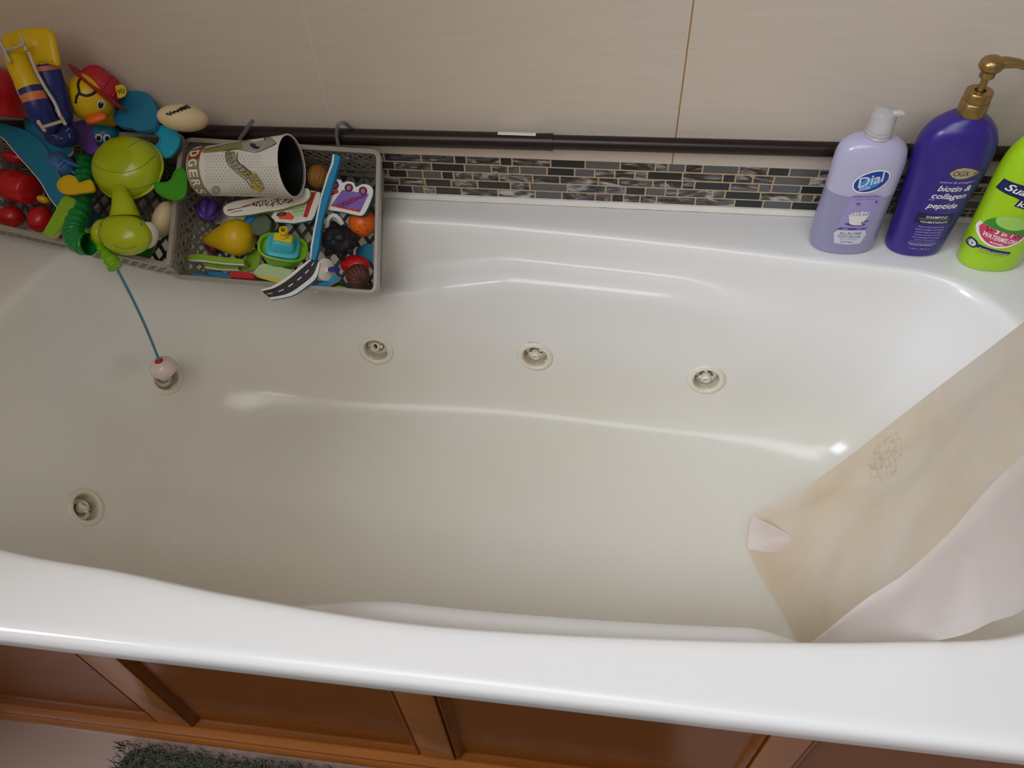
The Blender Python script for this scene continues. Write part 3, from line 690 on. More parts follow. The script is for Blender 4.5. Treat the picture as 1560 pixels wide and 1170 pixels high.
BK = tm('black_toy_vinyl', (26, 25, 27), .5); SAGE = tm('sage_rubber', (88, 104, 82), .55); BRN = tm('brown_ball_rubber', (88, 46, 36), .5); OCH = tm('ochre_ball_rubber', (146, 98, 42), .5); SKYB = tm('sky_blue_vinyl', (58, 104, 158), .45)
CRM = tm('cream_rubber', (218, 194, 152), .45); ORB = tm('salmon_band', (204, 116, 70), .4); FP = tm('lilac_foam_print', (122, 96, 168), .7); FM = tm('magenta_foam_print', (206, 40, 140), .7); FO = tm('orange_foam_print', (228, 92, 42), .7); FY = tm('yellow_foam_print', (228, 200, 60), .7)
TAN = tm('tan_print', (150, 138, 104), .5); GRYP = tm('grey_print', (148, 146, 136), .5); LGP = tm('pale_grey_print', (178, 174, 164), .5); FOL = tm('olive_print', (128, 124, 70), .6); DKM = tm('maroon_print', (120, 40, 34), .6); FGP = tm('pale_green_foam_print', (186, 212, 160), .7)
def bv(b): return BVHTree.FromPolygons([tuple(p) for p in b.v], b.f)
def px_surf(t, off=.0004):
    last = [None]
    def f(x, z):
        d = ray(x, -z).normalized(); h, n, i, q = t.ray_cast(CAM, d)
        if h is None:
            h, n, i, q = t.find_nearest(last[0] if last[0] is not None else CAM+d*1.4)
        if n.dot(d) > 0: n = -n
        last[0] = h; return h+n*off
    return f
def plane_surf(pl, w, off=.0003): return lambda x, z: pl.at(x, -z, w+off)
def neg(L): return [(x, -y) for x, y in L]
def pxpatch(b, f, L, mi, step=1.5): patch(b, f, neg(L), mi, step)
def pxoval(b, f, x, y, a, c, mi, ang=0, step=1.0): patch(b, f, oval(x, -y, a, c, ang, 20), mi, step)
def pxline(b, f, L, r, mi, n=6): b.tube([f(x, -y) for x, y in crom(L, 4, False)], r, n, mi)
def foam(name, label, pl, px, w, t, mats, group='printed foam bath toys', smooth_pts=0, cat='bath toy', deco=None, edge=.0):
    if smooth_pts: px = crom(px, smooth_pts)
    pts, M, c = pl.uv(px, w); b = MB(); b.prism(M, pts, t, 0, 1, .0006)
    if deco: deco(b, plane_surf(pl, w))
    return add(name, b, mats, label=label, cat=cat, group=group, smooth=35)
S1 = 1/870     # metres per picture unit at the baskets, for sizes only

# ---------------------------------------------------------------- toys in the right basket
# paper cup lying on its side
mo = PR.at(444, 253, .052); ba = PR.at(304, 262, .038); ax = (mo-ba).normalized(); Lc = (mo-ba).length
cup = thing('paper_cup', 'large white printed souvenir cup with black inside, lying on its side in the basket', 'cup', ba)
xv = (CAM-ba).normalized(); CM = fr(ba, ax, xv)
RB, RM = .0400, .0515
b = MB(); b.lathe(CM, [(RB-.002, .004), (RB-.001, 0), (RB, .0005), (RB+.0008, .004), (RM, Lc-.003), (RM+.0012, Lc-.001), (RM+.0010, Lc+.001), (RM-.0010, Lc+.001), (RM-.0016, Lc-.002)], 72, 0)
cb = bv(b); f = px_surf(cb, .0004); f2 = px_surf(cb, .0007); f3 = px_surf(cb, .001)
# base band and the lettering that runs around it
band = MB()
R = []
for h in (.002, .014, .0265): R.append([CM @ V(((RB+.0009+(RM-RB)*h/Lc)*math.cos(a), (RB+.0009+(RM-RB)*h/Lc)*math.sin(a), h)) for a in [-1.5+3.0*i/40 for i in range(41)]])
b.rings(R, 1, False)
def cs(off): return lambda s, h: CM @ V(((RB+(RM-RB)*h/Lc+off)*math.cos(s/RB), (RB+(RM-RB)*h/Lc+off)*math.sin(s/RB), h))
patch(b, cs(.0013), [(-.055, .004), (-.020, .004), (-.020, .0262), (-.055, .0262)], 4, .004)
for i, (ch, s) in enumerate(zip('BADGERS', (-.066, -.0495, -.032, -.0150, .0015, .0170, .0340))):
    write(b, cs(.0017), ch, s, .0055, .0180, 0, 2, .045, 0, 1, .0150); write(b, cs(.0021), ch, s, .0065, .0160, 0, 3, .02, 0, 1, .0118)
def K3(L): return c3(L)
# dotted ground
for i in range(22):
    for j in range(18):
        x, y = 250+i*24+(j % 2)*12, 205+j*20
        if 215+ (x-250)*-.05 < y < 530 and x < 745 and not (y < 260 and x < 640): 
            if y < 340 and x > 640 or y < 240: continue
            if j > 12 and x < 420: continue
            q = c3([(x, y)])[0]; pxoval(b, f2, q[0], q[1], 1.25, 1.2, 5, 0, .8)
# long grey-and-tan creature drawing: body, head, one arm with a clawed hand
pxpatch(b, f2, K3([(215, 215), (400, 180), (500, 165), (510, 215), (380, 232), (225, 245)]), 6); pxpatch(b, f2, K3([(500, 160), (560, 150), (640, 134), (700, 140), (735, 175), (690, 205), (600, 235), (500, 218)]), 7)
pxpatch(b, f3, K3([(552, 180), (590, 178), (600, 200), (628, 200), (615, 218), (585, 215), (560, 200)]), 8); pxoval(b, f3, *c3([(662, 148)])[0], 2.0, 1.3, 8, 20)
for L in ([(700, 140), (742, 178)], [(742, 178), (690, 205), (600, 240), (520, 228), (440, 215), (370, 232)], [(560, 150), (640, 132), (700, 140)], [(240, 225), (400, 185), (560, 155)]): pxline(b, f2, K3(L), .0005, 8)
pxpatch(b, f2, K3([(388, 235), (450, 235), (468, 300), (560, 370), (600, 400), (590, 430), (540, 430), (430, 345), (395, 300)]), 6); pxpatch(b, f3, K3([(425, 250), (448, 250), (462, 305), (520, 355), (500, 370), (445, 320)]), 7)
for x, y in ((395, 238), (402, 262), (408, 286), (425, 312), (450, 335), (478, 356), (505, 378), (530, 398)): pxline(b, f3, K3([(x, y), (x+34, y-16)]), .0005, 8)
for L in ([(385, 240), (395, 305), (440, 360), (520, 425), (560, 470), (590, 500)], [(470, 240), (470, 300), (530, 350), (570, 390)]): pxline(b, f3, K3(L), .0006, 8)
pxpatch(b, f2, K3([(545, 400), (600, 385), (640, 440), (660, 490), (630, 515), (580, 480), (550, 440)]), 6)
for L in ([(585, 405), (575, 380), (600, 378)], [(590, 440), (630, 470), (652, 480)], [(575, 450), (610, 490), (642, 500)], [(560, 450), (590, 495), (628, 515)]): pxline(b, f3, K3(L), .0009, 9)
pxoval(b, f2, *c3([(318, 500)])[0], 6.5, 6.0, 7); pxoval(b, f3, *c3([(318, 500)])[0], 4.5, 4.0, 5)
add('wall', b, [mat('cup_white_paper', (220, 216, 206), .5), TAN, FOL, TUBP, mat('brick_red_print', (150, 52, 40), .5), LGP, FOL, GRYP, BLK, YEL], cup, smooth=50)
b = MB(); b.lathe(CM, [(RM-.0014, Lc), (RB-.001, .006), (.0001, .005)], 64); add('lining', b, mat('black_cup_lining', (12, 12, 13), .55), cup, label='black inside of the cup')

# ribbed balls
def ribbed(name, label, pl, x, y, w, r, m_, lobes=11, depth=.12, rot=0, tilt=None, sq=1.0, cat='toy ball'):
    b = MB(); M = pl.frame(x, y, w, rot, tilt)
    b.ellip(M, r, r, r*sq, lobes*8, 22, 0, lambda d: 1-depth*abs(math.cos(lobes/2*math.atan2(d.y, d.x)))**6*(1-d.z*d.z)**.5)
    b.ellip(M @ Matrix.Translation((0, 0, r*sq*.99)), r*.10, r*.10, r*.04, 12, 6)
    return add(name, b, m_, label=label, cat=cat, smooth=50)
ribbed('ribbed_ball', 'purple star-ribbed plastic ball under the lying cup', PR, 317, 320, -.052, .0225, PURP, 6, .30, 10, (0, 65))
ribbed('ribbed_ball', 'ochre ribbed rubber ball beside the mouth of the cup', PR, 484, 269, -.030, .0195, OCH, 15, .06, 0, (0, 75), 1.15)
ribbed('ribbed_ball', 'dark brown ribbed rubber ball in the front right corner of the basket', PR, 545, 420, -.028, .0215, BRN, 15, .09, 20, (30, 60))
# yellow spinning top
tp, tq = PR.at(309, 366, -.050), PR.at(382, 360, -.022); b = MB(); Ly = (tq-tp).length
b.lathe(fr(tp, tq-tp), [(.0001, 0), (.006, .0015), (.016, Ly*.25), (.027, Ly*.5), (.0325, Ly*.66), (.0335, Ly*.74), (.030, Ly*.86), (.022, Ly*.96), (.0001, Ly)], 40); add('toy_cone', b, YEL, label='large yellow rounded cone toy resting on the basket lattice', cat='bath toy', smooth=70)
b = MB(); b.ellip(PR.frame(318, 374, -.082, -35), .020, .009, .008); add('toy_block', b, tm('dark_red_vinyl', (140, 26, 30), .45), label='small dark red toy under the yellow cone', cat='bath toy')
# giraffe-spotted foam
def dg(b, f):
    rg = random.Random(2)
    for L in ([(640, 575), (700, 555), (740, 562), (820, 560), (880, 548), (840, 575), (760, 605), (690, 620), (620, 612)],): pass
    for i in range(95):
        x = rg.uniform(575, 860); cy = 590-(x-700)*.10; q = c3([(x, cy+rg.uniform(-26, 28)*(1-abs(x-710)/230))])[0]
        pxoval(b, f, q[0], q[1], rg.uniform(.9, 1.9), rg.uniform(.7, 1.2), 2, rg.uniform(0, 90), .7)
    for L in ([(395, 648), (480, 628), (600, 600)], [(420, 660), (500, 645)], [(500, 620), (640, 575)], [(400, 640), (440, 636)]): pxline(b, f, K3(L), .0006, 2)
foam('foam_giraffe', 'white foam shape with brown giraffe spots and lime edge below the cup', PR, c3([(366, 640), (378, 612), (430, 585), (520, 568), (600, 556), (700, 545), (800, 548), (880, 530), (920, 500), (950, 488), (972, 510), (970, 550), (930, 590), (860, 610), (760, 640), (680, 650), (560, 672), (440, 686), (385, 675)]), -.006, .009, [FW, FG, DKM], smooth_pts=3, deco=dg)
# sage octagon with blue tab
t = thing('toy_ring', 'sage green octagonal rubber toy with a bright blue notched tab', 'bath toy', PR.at(392, 338, -.05))
pts, M, c = PR.uv(c3([(480, 755), (520, 690), (600, 648), (660, 665), (700, 720), (690, 790), (620, 820), (540, 800)]), -.030); b = MB(); b.prism(M, pts, .025, 0, 0, .002); add('body', b, SAGE, t)
pts, M, c = PR.uv(c3([(470, 740), (492, 712), (520, 720), (560, 660), (590, 632), (612, 652), (570, 715), (545, 745), (500, 775)]), -.026); b = MB(); b.prism(M, pts, .008, 0, 0, .001); add('tab', b, tm('bright_blue_plastic', (30, 120, 200), .4), t)
# red and orange vehicle foam with blue edge
def d2(b, f):
    pxpatch(b, f, K3([(925, 690), (975, 520), (1020, 512), (955, 695)]), 2); pxpatch(b, f, K3([(740, 665), (830, 655), (865, 690), (850, 712), (760, 705)]), 3)
    pxpatch(b, f, K3([(840, 650), (940, 600), (925, 680), (870, 690)]), 4); pxline(b, f, K3([(830, 640), (940, 620)]), .0006, 5); pxline(b, f, K3([(860, 655), (935, 645)]), .0006, 5)
    q = c3([(775, 672)])[0]; pxoval(b, f, q[0], q[1], 8, 3.4, 6, 10); pxpatch(b, f, K3([(830, 580), (950, 520), (950, 560), (860, 620)]), 5)
foam('foam_vehicle', 'white foam vehicle with red bar and orange print and blue edge above the toy boat', PR, c3([(702, 690), (730, 640), (800, 600), (900, 540), (960, 500), (1048, 520), (1040, 575), (1005, 680), (985, 712), (935, 722), (860, 735), (735, 725)]), -.019, .010, [FW, FB, FR, FO, FGP, FG, BLU], smooth_pts=0, deco=d2)
# toy boat
bo = thing('toy_boat', 'lime green toy boat with turquoise cabin and yellow funnel in the middle of the basket', 'toy boat', PR.at(430, 385, -.085))
bc = PR.at(431, 378, -.030); bz = ((CAM-bc).normalized()*.86+up*.50).normalized(); FT = fr(bc, bz, rt*.97-up*.03); b = MB()
def bring(s, z, k=0): return [FT @ V((x*s, y*s*.80+k, z)) for x, y in oval(0, 0, .0435, .036, 0, 40, 2.7)]
b.rings([bring(.60, -.036, -.004), bring(.72, -.030, -.003), bring(.90, -.008), bring(.93, -.002), bring(1.0, 0), bring(1.0, .004), bring(.94, .005), bring(.88, .003), bring(.86, -.006)], 0, True, True, True); add('hull', b, tm('lime_boat_plastic', (134, 196, 30), .32), bo, smooth=45)
TQ = tm('turquoise_boat_plastic', (72, 190, 200), .3)
b = MB()
def cr(x, y, z, oy=0, p=5): return [FT @ V((a, c+oy, z)) for a, c in oval(0, 0, x, y, 0, 32, p)]
b.rings([cr(.0300, .0230, -.004), cr(.0290, .0225, .006), cr(.0260, .0190, .0075), cr(.0230, .0165, .008), cr(.0185, .0130, .026, .002), cr(.0165, .0115, .0275, .002)], 0, True, False, True); add('cabin', b, TQ, bo, smooth=45)
b = MB(); b.box(FT @ Matrix.Translation((0, .003, .029)), .032, .016, .0055, 0, .003); b.lathe(FT @ Matrix.Translation((0, .005, .031)), [(.0082, 0), (.0082, .006), (.0066, .0065), (.0066, .0140), (.0078, .0145), (.0078, .020), (.0066, .0215), (.0050, .0215), (.0050, .012)], 28); add('funnel', b, tm('yellow_boat_plastic', (232, 204, 30), .35), bo, smooth=45)
# long blue foam strip standing on edge
b = MB()
for L, mi, dw in ((c3([(1140, 250), (1185, 262), (1170, 330), (1140, 430), (1090, 600), (1060, 700), (1045, 800), (1035, 900), (1010, 995), (975, 985), (985, 900), (1010, 760), (1050, 560), (1100, 400), (1130, 320)]), 0, 0), (c3([(1132, 250), (1146, 254), (1138, 320), (1106, 400), (1056, 560), (1016, 760), (992, 900), (982, 985), (972, 980), (978, 890), (1004, 750), (1042, 560), (1090, 400), (1120, 320)]), 1, .0002)):
    pts, M, c = PR.uv(L, .012+dw); b.prism(M, pts, .010, mi, mi, .0006)
add('foam_strip', b, [FB, FW], label='long blue foam strip with white edge standing upright across the basket', cat='bath toy', group='printed foam bath toys', smooth=35)
# lilac train foam
def d3(b, f):
    pxpatch(b, f, K3([(1120, 610), (1200, 500), (1385, 530), (1325, 655)]), 2); pxpatch(b, f, K3([(1140, 615), (1180, 590), (1260, 560), (1380, 525), (1370, 545), (1250, 605), (1200, 622)]), 3); pxpatch(b, f, K3([(1118, 615), (1130, 605), (1330, 640), (1320, 660)]), 4)
    pxpatch(b, f, K3([(1105, 530), (1165, 490), (1175, 520), (1120, 545)]), 6)
    for x, y in ((1146, 468), (1245, 487), (1344, 508)):
        q = c3([(x, y)])[0]; pxoval(b, f, q[0], q[1], 6.8, 6.6, 5, 0, .9); pxoval(b, plane_surf(PR, -.004, .0006), q[0], q[1], 3.2, 3.6, 4, 0, .8)
foam('foam_train', 'white foam train carriage printed lilac and pink with three round wheels', PR, c3([(1085, 632), (1100, 560), (1095, 500), (1110, 445), (1145, 425), (1190, 432), (1200, 450), (1240, 440), (1280, 452), (1295, 480), (1340, 460), (1390, 470), (1415, 505), (1405, 560), (1370, 640), (1345, 675), (1310, 680), (1200, 655)]), -.004, .010, [FW, TEAL, FP, FM, FO, BLU, FR], smooth_pts=3, deco=d3)
# orange ball with holes
b = MB(); M = PR.frame(552, 340, -.045); b.ellip(M, .0245, .0245, .0245, 36, 20); tb = bv(b); f = px_surf(tb, .0003)
for x, y in ((541, 341), (556, 335), (548, 346), (556, 343), (545, 352), (560, 351)): pxoval(b, f, x, y, 1.0, 1.0, 1, 0, .6)
add('perforated_ball', b, [ORG, BLK], label='orange ball with small holes under the foam train at the basket side', cat='toy ball', smooth=70)
# black animal squirter
b = MB(); M = PR.frame(516, 366, -.030)
b.ellip(M, .031, .026, .022, 40, 24, 0, lambda d: 1+.16*noise.noise(d*2.1+V((4, 1, 0)))+.05*noise.noise(d*6))
for x, y, w_, a in ((497, 345, -.014, .010), (508, 338, -.016, .007), (545, 358, -.02, .007), (537, 385, -.018, .009), (497, 388, -.018, .010), (520, 395, -.022, .008)):
    p = PR.at(x, y, w_-.01); c = PR.at(516, 366, -.030); d = (p-c).normalized(); b.lathe(fr(c+d*.018, d), [(.011, 0), (.008, .008), (.0055, .014), (.0001, .019)], 16)
b.ellip(PR.frame(516, 362, -.010), .011, .009, .007); add('toy_animal', b, BK, label='black rubber horned animal squirt toy at the right of the basket', cat='bath toy', smooth=60)
# white plastic loop
b = MB(); P = [V(p) for p in crom([tuple(PR.at(*q, w_)) for q, w_ in zip(c3([(1090, 800), (1095, 740), (1105, 700), (1140, 680), (1175, 700), (1200, 740)]), (-.028, -.018, -.012, -.010, -.012, -.018))], 6, False)]
b.tube(P, .0042, 14); add('toy_hook', b, [WHT], label='white curved plastic hook between the blue strip and the black animal', cat='bath toy')
# red dome behind brown ball, blue stick with white disc
b = MB(); b.ellip(PR.frame(541, 404, -.052), .0275, .0185, .014, 32, 16); add('toy_dome', b, RED, label='shiny red dome toy behind the dark brown ribbed ball', cat='bath toy', smooth=60)
t = thing('toy_spinner', 'white round disc with a dark blue stem in the front right of the basket', 'bath toy', PR.at(497, 411, -.012))
cD = PR.at(496, 411, -.004); dz = (PR.U*.86+PR.N*.55-PR.V*.05).normalized(); M = fr(cD, dz, PR.V)
b = MB(); b.lathe(M, [(.0001, -.003), (.017, -.003), (.0198, -.001), (.0198, .001), (.017, .0028), (.0055, .0034), (.0050, .010), (.0042, .011), (.0001, .011)], 36); add('disc', b, WHT, t, smooth=50)
b = MB(); b.tube([M @ V((0, 0, .0112)), M @ V((.001, 0, .020)), M @ V((0, .001, .034))], [.0040, .0050, .0058], 14); add('stem', b, BLU, t)
# curved road foam
rl = c4([(985, 560), (900, 620), (800, 700), (700, 760), (615, 785)]); rr_ = c4([(1060, 590), (1035, 690), (960, 760), (850, 830), (700, 860)])
L1, L2 = crom(rl, 6, False), crom(rr_, 6, False)
o = L1+c4([(640, 815), (668, 805), (700, 800), (705, 815), (680, 825), (665, 840)])+L2[::-1]
def d4(b, f):
    n = len(L1)
    def mix(i, k): return (L1[i][0]*(1-k)+L2[i][0]*k, L1[i][1]*(1-k)+L2[i][1]*k)
    for i in range(n-1):
        q = [mix(i, .16), mix(i+1, .16), mix(i+1, .80), mix(i, .80)]; b.add([f(x, -y) for x, y in q], [(0, 1, 2, 3)], 2)
    for i in range(1, n-2, 4):
        q = [mix(i, .45), mix(i+2, .45), mix(i+2, .50), mix(i, .50)]; g_ = plane_surf(PR, .013, .0006); b.add([g_(x, -y) for x, y in q], [(0, 1, 2, 3)], 0)
foam('foam_road', 'curved black road foam piece with dashed line sticking over the front of the basket', PR, o, .013, .009, [FW, FB, BK], deco=d4)
# foam pieces in the bottom
def strip(label, L, w, t, ms, k=c4, g='small foam bath toys in the basket', name='foam_piece', pl=PR, sm=0): return foam(name, label, pl, k(L), w, t, ms, g, sm)
strip('short blue foam piece with white edge in front of the white disc', [(975, 770), (1010, 755), (1180, 675), (1205, 690), (1190, 715), (1080, 775), (1000, 800)], -.012, .012, [FB, FW])
strip('lime foam piece at the foot of the dark brown ribbed ball', [(1105, 780), (1200, 755), (1260, 770), (1250, 800), (1120, 800)], -.030, .012, [FG, FW])
strip('teal foam piece behind the black animal along the basket side', [(1330, 480), (1400, 440), (1450, 450), (1450, 590), (1400, 560), (1320, 540)], -.072, .012, [TEAL, FW])
def lime2(label, L, w, wh):
    b = MB(); pts, M, c = PR.uv(c4(L), w); b.prism(M, pts, .016, 0, 0, .0006); pts, M, c = PR.uv(c4(wh), w-.0004); b.prism(M, pts, .016, 1, 1, .0004)
    add('foam_piece', b, [FG, FW], label=label, cat='bath toy', group='small foam bath toys in the basket', smooth=35)
lime2('lime foam bar with white underside lying under the yellow cone', [(75, 550), (90, 525), (170, 520), (300, 540), (495, 560), (495, 595), (330, 585), (200, 565), (80, 562)], -.030, [(80, 562), (200, 566), (330, 586), (495, 596), (494, 607), (330, 596), (200, 578), (85, 572)])
lime2('second lime foam bar below the one under the yellow cone', [(190, 590), (320, 592), (450, 605), (455, 635), (330, 630), (200, 615)], -.050, [(200, 616), (330, 631), (455, 636), (452, 645), (320, 640), (200, 626)])
strip('round green foam piece between the lime bars and the toy boat', [(470, 640), (500, 560), (560, 490), (600, 490), (615, 560), (590, 620), (520, 650)], -.062, .010, [FG, FW], sm=3)
strip('blue foam bar lying along the basket front in the left corner', [(115, 662), (285, 690), (283, 727), (200, 718), (110, 698)], -.020, .014, [FB, FW])
strip('dark blue foam bar behind the red one at the basket front', [(225, 645), (390, 662), (386, 692), (300, 688), (228, 672)], -.034, .010, [TEAL, FW])
strip('red foam bar between dark blue and sponge at the basket front', [(388, 655), (470, 650), (545, 662), (570, 680), (565, 705), (480, 700), (390, 692)], -.030, .012, [FR, FR])
strip('long thin lime foam bar along the front rim of the basket', [(288, 697), (430, 708), (620, 728), (700, 740), (640, 760), (450, 745), (290, 728)], -.016, .012, [FG, FW])
def d5(b, f): pxpatch(b, f, c4([(548, 675), (565, 668), (775, 712), (755, 735), (735, 733)]), 2)
foam('sponge_block', 'flat pale green foam block with a yellow stripe in front of the toy boat', PR, c4([(550, 680), (600, 610), (640, 590), (860, 640), (830, 690), (745, 738)]), -.044, .012, [FGP, FY, FY], 'small foam bath toys in the basket', deco=d5)

# ---------------------------------------------------------------- toys in the left basket
# turtle
Q = PL_
tu = thing('toy_turtle', 'large lime green plastic turtle with four differently coloured flippers, head hanging down', 'toy turtle', Q.at(197, 262, 0))
MT = Q.frame(197, 258, .026); b = MB()
b.lathe(MT, [(.055, -.006), (.060, -.004), (.0640, 0), (.0655, .002), (.0640, .004), (.0625, .0045)], 64, sy=.90)
b.ellip(MT @ Matrix.Translation((0, 0, .004)), .0628, .0568, .043, 64, 20, 0, lambda d: 1.0, 0, PI/2)
tb = bv(b); f = px_surf(tb, .0001); 
for L in ([(706, 205), (760, 270), (830, 310), (930, 327), (1030, 318), (1130, 275), (1230, 190)], [(745, 440), (800, 455), (870, 458)], [(1010, 455), (1100, 450), (1230, 400), (1325, 290)], [(700, 350), (760, 420), (860, 450)], [(1010, 130), (1060, 95), (1120, 70)]): pxline(b, f, c2(L), .0006, 1)
rim_ = [(806+135*0, 0)]; pxoval(b, px_surf(tb, .0005), *c2([(925, 205)])[0], 23, 22, 2, 0); pxoval(b, px_surf(tb, .0011), *c2([(940, 205)])[0], .8, .8, 1)
add('shell', b, [LIME, LIMED, tm('lime_disc_plastic', (160, 174, 12), .3)], tu, smooth=50)
b = MB(); P = [tuple(Q.at(*c2([q])[0], w_)) for q, w_ in (((945, 455), .046), ((960, 520), .058), ((980, 600), .058), ((990, 680), .054))]
b.tube([V(p) for p in crom(P, 5, False)], .0145, 28, rfn=lambda t: .0115+.0135*t**1.3); add('neck', b, LIME, tu, smooth=70)
MH = Q.frame(*c2([(993, 815)])[0], .052, 0); b = MB()
b.ellip(MH, .0465, .0335, .030, 48, 26, 0, lambda d: 1+.05*max(0, -d.y)**2)
tb = bv(b)
for x in (800, 1120): pxoval(b, px_surf(tb, .0003), *c2([(x, 738)])[0], 1.0, 3.0, 1, 12)
pxline(b, px_surf(tb, .0001), c2([(905, 905), (960, 925), (1030, 925), (1080, 905)]), .0008, 2); pxline(b, px_surf(tb, .0003), c2([(1040, 985), (1100, 972), (1150, 965)]), .0010, 3)
add('head', b, [LIME, BK, LIMED, BRN], tu, smooth=70)
for x, y, w_ in ((1165, 825, .038), (815, 800, .034)):
    b = MB(); b.ellip(Q.frame(*c2([(x, y)])[0], w_), .0165, .0235, .021, 28, 16, 0); add('eye', b, WHT if x > 1000 else LIME, tu, label='white bulging eye' if x > 1000 else None, smooth=70)
for L, kk, m_, lb, w_ in (([(455, 440), (470, 390), (520, 355), (570, 350), (610, 375), (628, 408), (700, 388), (728, 395), (745, 470), (640, 490), (560, 500), (490, 488)], c2, YEL, 'yellow flipper', .050),
                      ([(1230, 400), (1232, 470), (1290, 518), (1380, 545), (1440, 530), (1478, 470), (1484, 360), (1455, 300), (1412, 295), (1380, 330), (1350, 390), (1290, 408)], c2, GRN, 'green flipper', .030),
                      ([(1215, 865), (1240, 845), (1300, 843), (1370, 860), (1420, 910), (1430, 960), (1400, 1030), (1340, 1085), (1280, 1088), (1235, 1045), (1230, 1010), (1265, 965), (1258, 920), (1225, 900)], c1, CYAN, 'cyan flipper', .022),
                      ([(560, 870), (590, 820), (660, 798), (740, 800), (790, 818), (805, 860), (757, 910), (747, 960), (782, 1010), (720, 1062), (650, 1010), (590, 950)], c1, PURP, 'purple flipper', .026)):
    px = crom(kk(L), 4); pts, M, c = Q.uv(px, w_); b = MB(); b.prism(M, pts, .005, 0, 0, .001)
    ins = inset(pts if sum(pts[i][0]*pts[(i+1) % len(pts)][1]-pts[(i+1) % len(pts)][0]*pts[i][1] for i in range(len(pts))) > 0 else pts[::-1], .0012)
    P = [M @ V((x, y, .0006)) for x, y in ins]; b.tube(P+[P[0], P[1]], .0016, 8, 0, False); add('flipper', b, m_, tu, label=lb, smooth=60)
# rubber duck with fire helmet
dc = Q.at(137, 148, .070); DR = .0405
du = thing('rubber_duck', 'yellow rubber duck wearing a red firefighter helmet and orange beak', 'rubber duck', dc-V((0, 0, .04)))
b = MB(); b.ellip(Matrix.Translation(dc), DR, DR*.98, DR, 48, 28); tb = bv(b); b.ellip(Matrix.Translation(dc-Q.N*.045-Q.V*.004), .030, .028, .026, 32, 16)
f = px_surf(tb, .0002)
pxline(b, f, c1([(600, 660), (608, 610), (628, 575), (618, 520), (630, 480), (655, 462)]), .0022, 1); pxline(b, f, c1([(628, 585), (680, 602), (730, 590), (770, 560)]), .0024, 1); pxline(b, f, c1([(655, 462), (700, 500), (740, 540)]), .0018, 1)
pxoval(b, px_surf(tb, .0005), *c1([(800, 672)])[0], 6.0, 8.0, 2, -20); pxoval(b, px_surf(tb, .0010), *c1([(796, 674)])[0], 4.2, 5.6, 1, -20); pxoval(b, px_surf(tb, .0014), *c1([(800, 656)])[0], 1.4, 1.4, 2)
add('body', b, [YEL, BK, WHT], du, smooth=70)
p = px_surf(tb, 0)(*neg(c1([(735, 760)]))[0]); b = MB(); dn = (p-dc).normalized()
MBk = fr(p+dn*.002, dn, Q.U*.9-Q.V*.5)
b.ellip(MBk @ Matrix.Translation((.004, -.001, .004)), .0185, .0065, .009, 28, 14); b.ellip(MBk @ Matrix.Translation((-.003, -.0075, .002)), .0130, .0055, .0065, 28, 14); add('beak', b, ORG, du, smooth=70)
vv = (CAM-dc).normalized(); hz = (rt*.63+up*.78+vv*.06).normalized(); hx = (rt*.78-up*.63).normalized(); MHt = fr(dc+hz*.021, hz, hx); b = MB()
HR = tm('red_helmet_vinyl', (176, 28, 44), .4)
b.lathe(MHt, [(.030, -.003), (.040, -.0045), (.0530, -.0010), (.0545, .0005), (.0530, .002), (.0400, .0015), (.0345, .004), (.0325, .012), (.0290, .022), (.0210, .0290), (.0100, .0315), (.0001, .032)], 56, sx=1.06, sy=.84)
for a in (-.9, -.3, .3, .9, 1.57, 2.3, 3.14, 3.9): 
    P = [MHt @ V((r*math.cos(a)*1.06, r*math.sin(a)*.84, h)) for r, h in ((.0345, .006), (.0330, .014), (.029, .0230), (.021, .0295), (.010, .0320))]; b.tube(P, .0014, 8)
add('helmet', b, HR, du, smooth=60)
hp = Q.at(*c1([(960, 568)])[0], .098); MBd = fr(hp, (CAM-hp).normalized()*.9+Q.U*.3, Q.U+Q.V*.35); b = MB(); pts = [(-.0085, -.009), (-.0045, -.0105), (.004, -.0085), (.0088, -.003), (.0090, .0075), (.004, .0105), (-.006, .0100), (-.0065, .002)]
b.prism(MBd, pts, .004, 0, 0, .001); ms = lambda x, z: MBd @ V((x, z, .0003))
write(b, ms, 'FD', .001, -.003, .0065, 8, 1, .02)
add('badge', b, [YEL, BK], du, smooth=40)
# upside-down figure
QB = Q; nf = V((-.05, -.80, .60)).normalized(); Q = Plane(aty(60, 120, 1.085)-nf*.105, (1, 0, 0), nf)      # the figure leans up towards the wall
fg = thing('toy_figure', 'upside-down rubber toy figure with yellow boots, navy legs and a silver frame', 'toy figure', Q.at(60, 150, .05))
def leg(pts, ws, rad, cuts):
    P = [V(p) for p in crom([tuple(Q.at(x, y, w_)) for (x, y), w_ in zip(pts, ws)], 10, False)]; n = len(P); b = MB()
    edges = sorted(set([0]+[int(c*(n-1)) for c, m_ in cuts]+[n-1])); k0 = 0
    r = crom([(q,) for q in rad], 10, False)
    seq = [(0, cuts[0][0], 0)]
    full = [c for c, m_ in cuts]+[1.0]; mts = [0]+[m_ for c, m_ in cuts]; st = 0
    # one continuous skin, bands by material
    R = []; x = None
    for i, p in enumerate(P):
        tn = (P[min(i+1, n-1)]-P[max(i-1, 0)]).normalized(); B = basis(tn, x); x = B.col[0]; q = r[i][0]
        e = min(1, (i+.6)/5, (n-i-.4)/5); q *= math.sqrt(max(.02, 1-(1-e)**2)); R.append([p+B @ V((q*math.cos(2*PI*k/28), q*math.sin(2*PI*k/28), 0)) for k in range(28)])
    for i in range(n-1):
        tt = (i+.5)/(n-1); mi = 0
        for c, m_ in cuts:
            if tt >= c: mi = m_
        b.rings([R[i], R[i+1]], mi, True, i == 0, i == n-2)
    return b
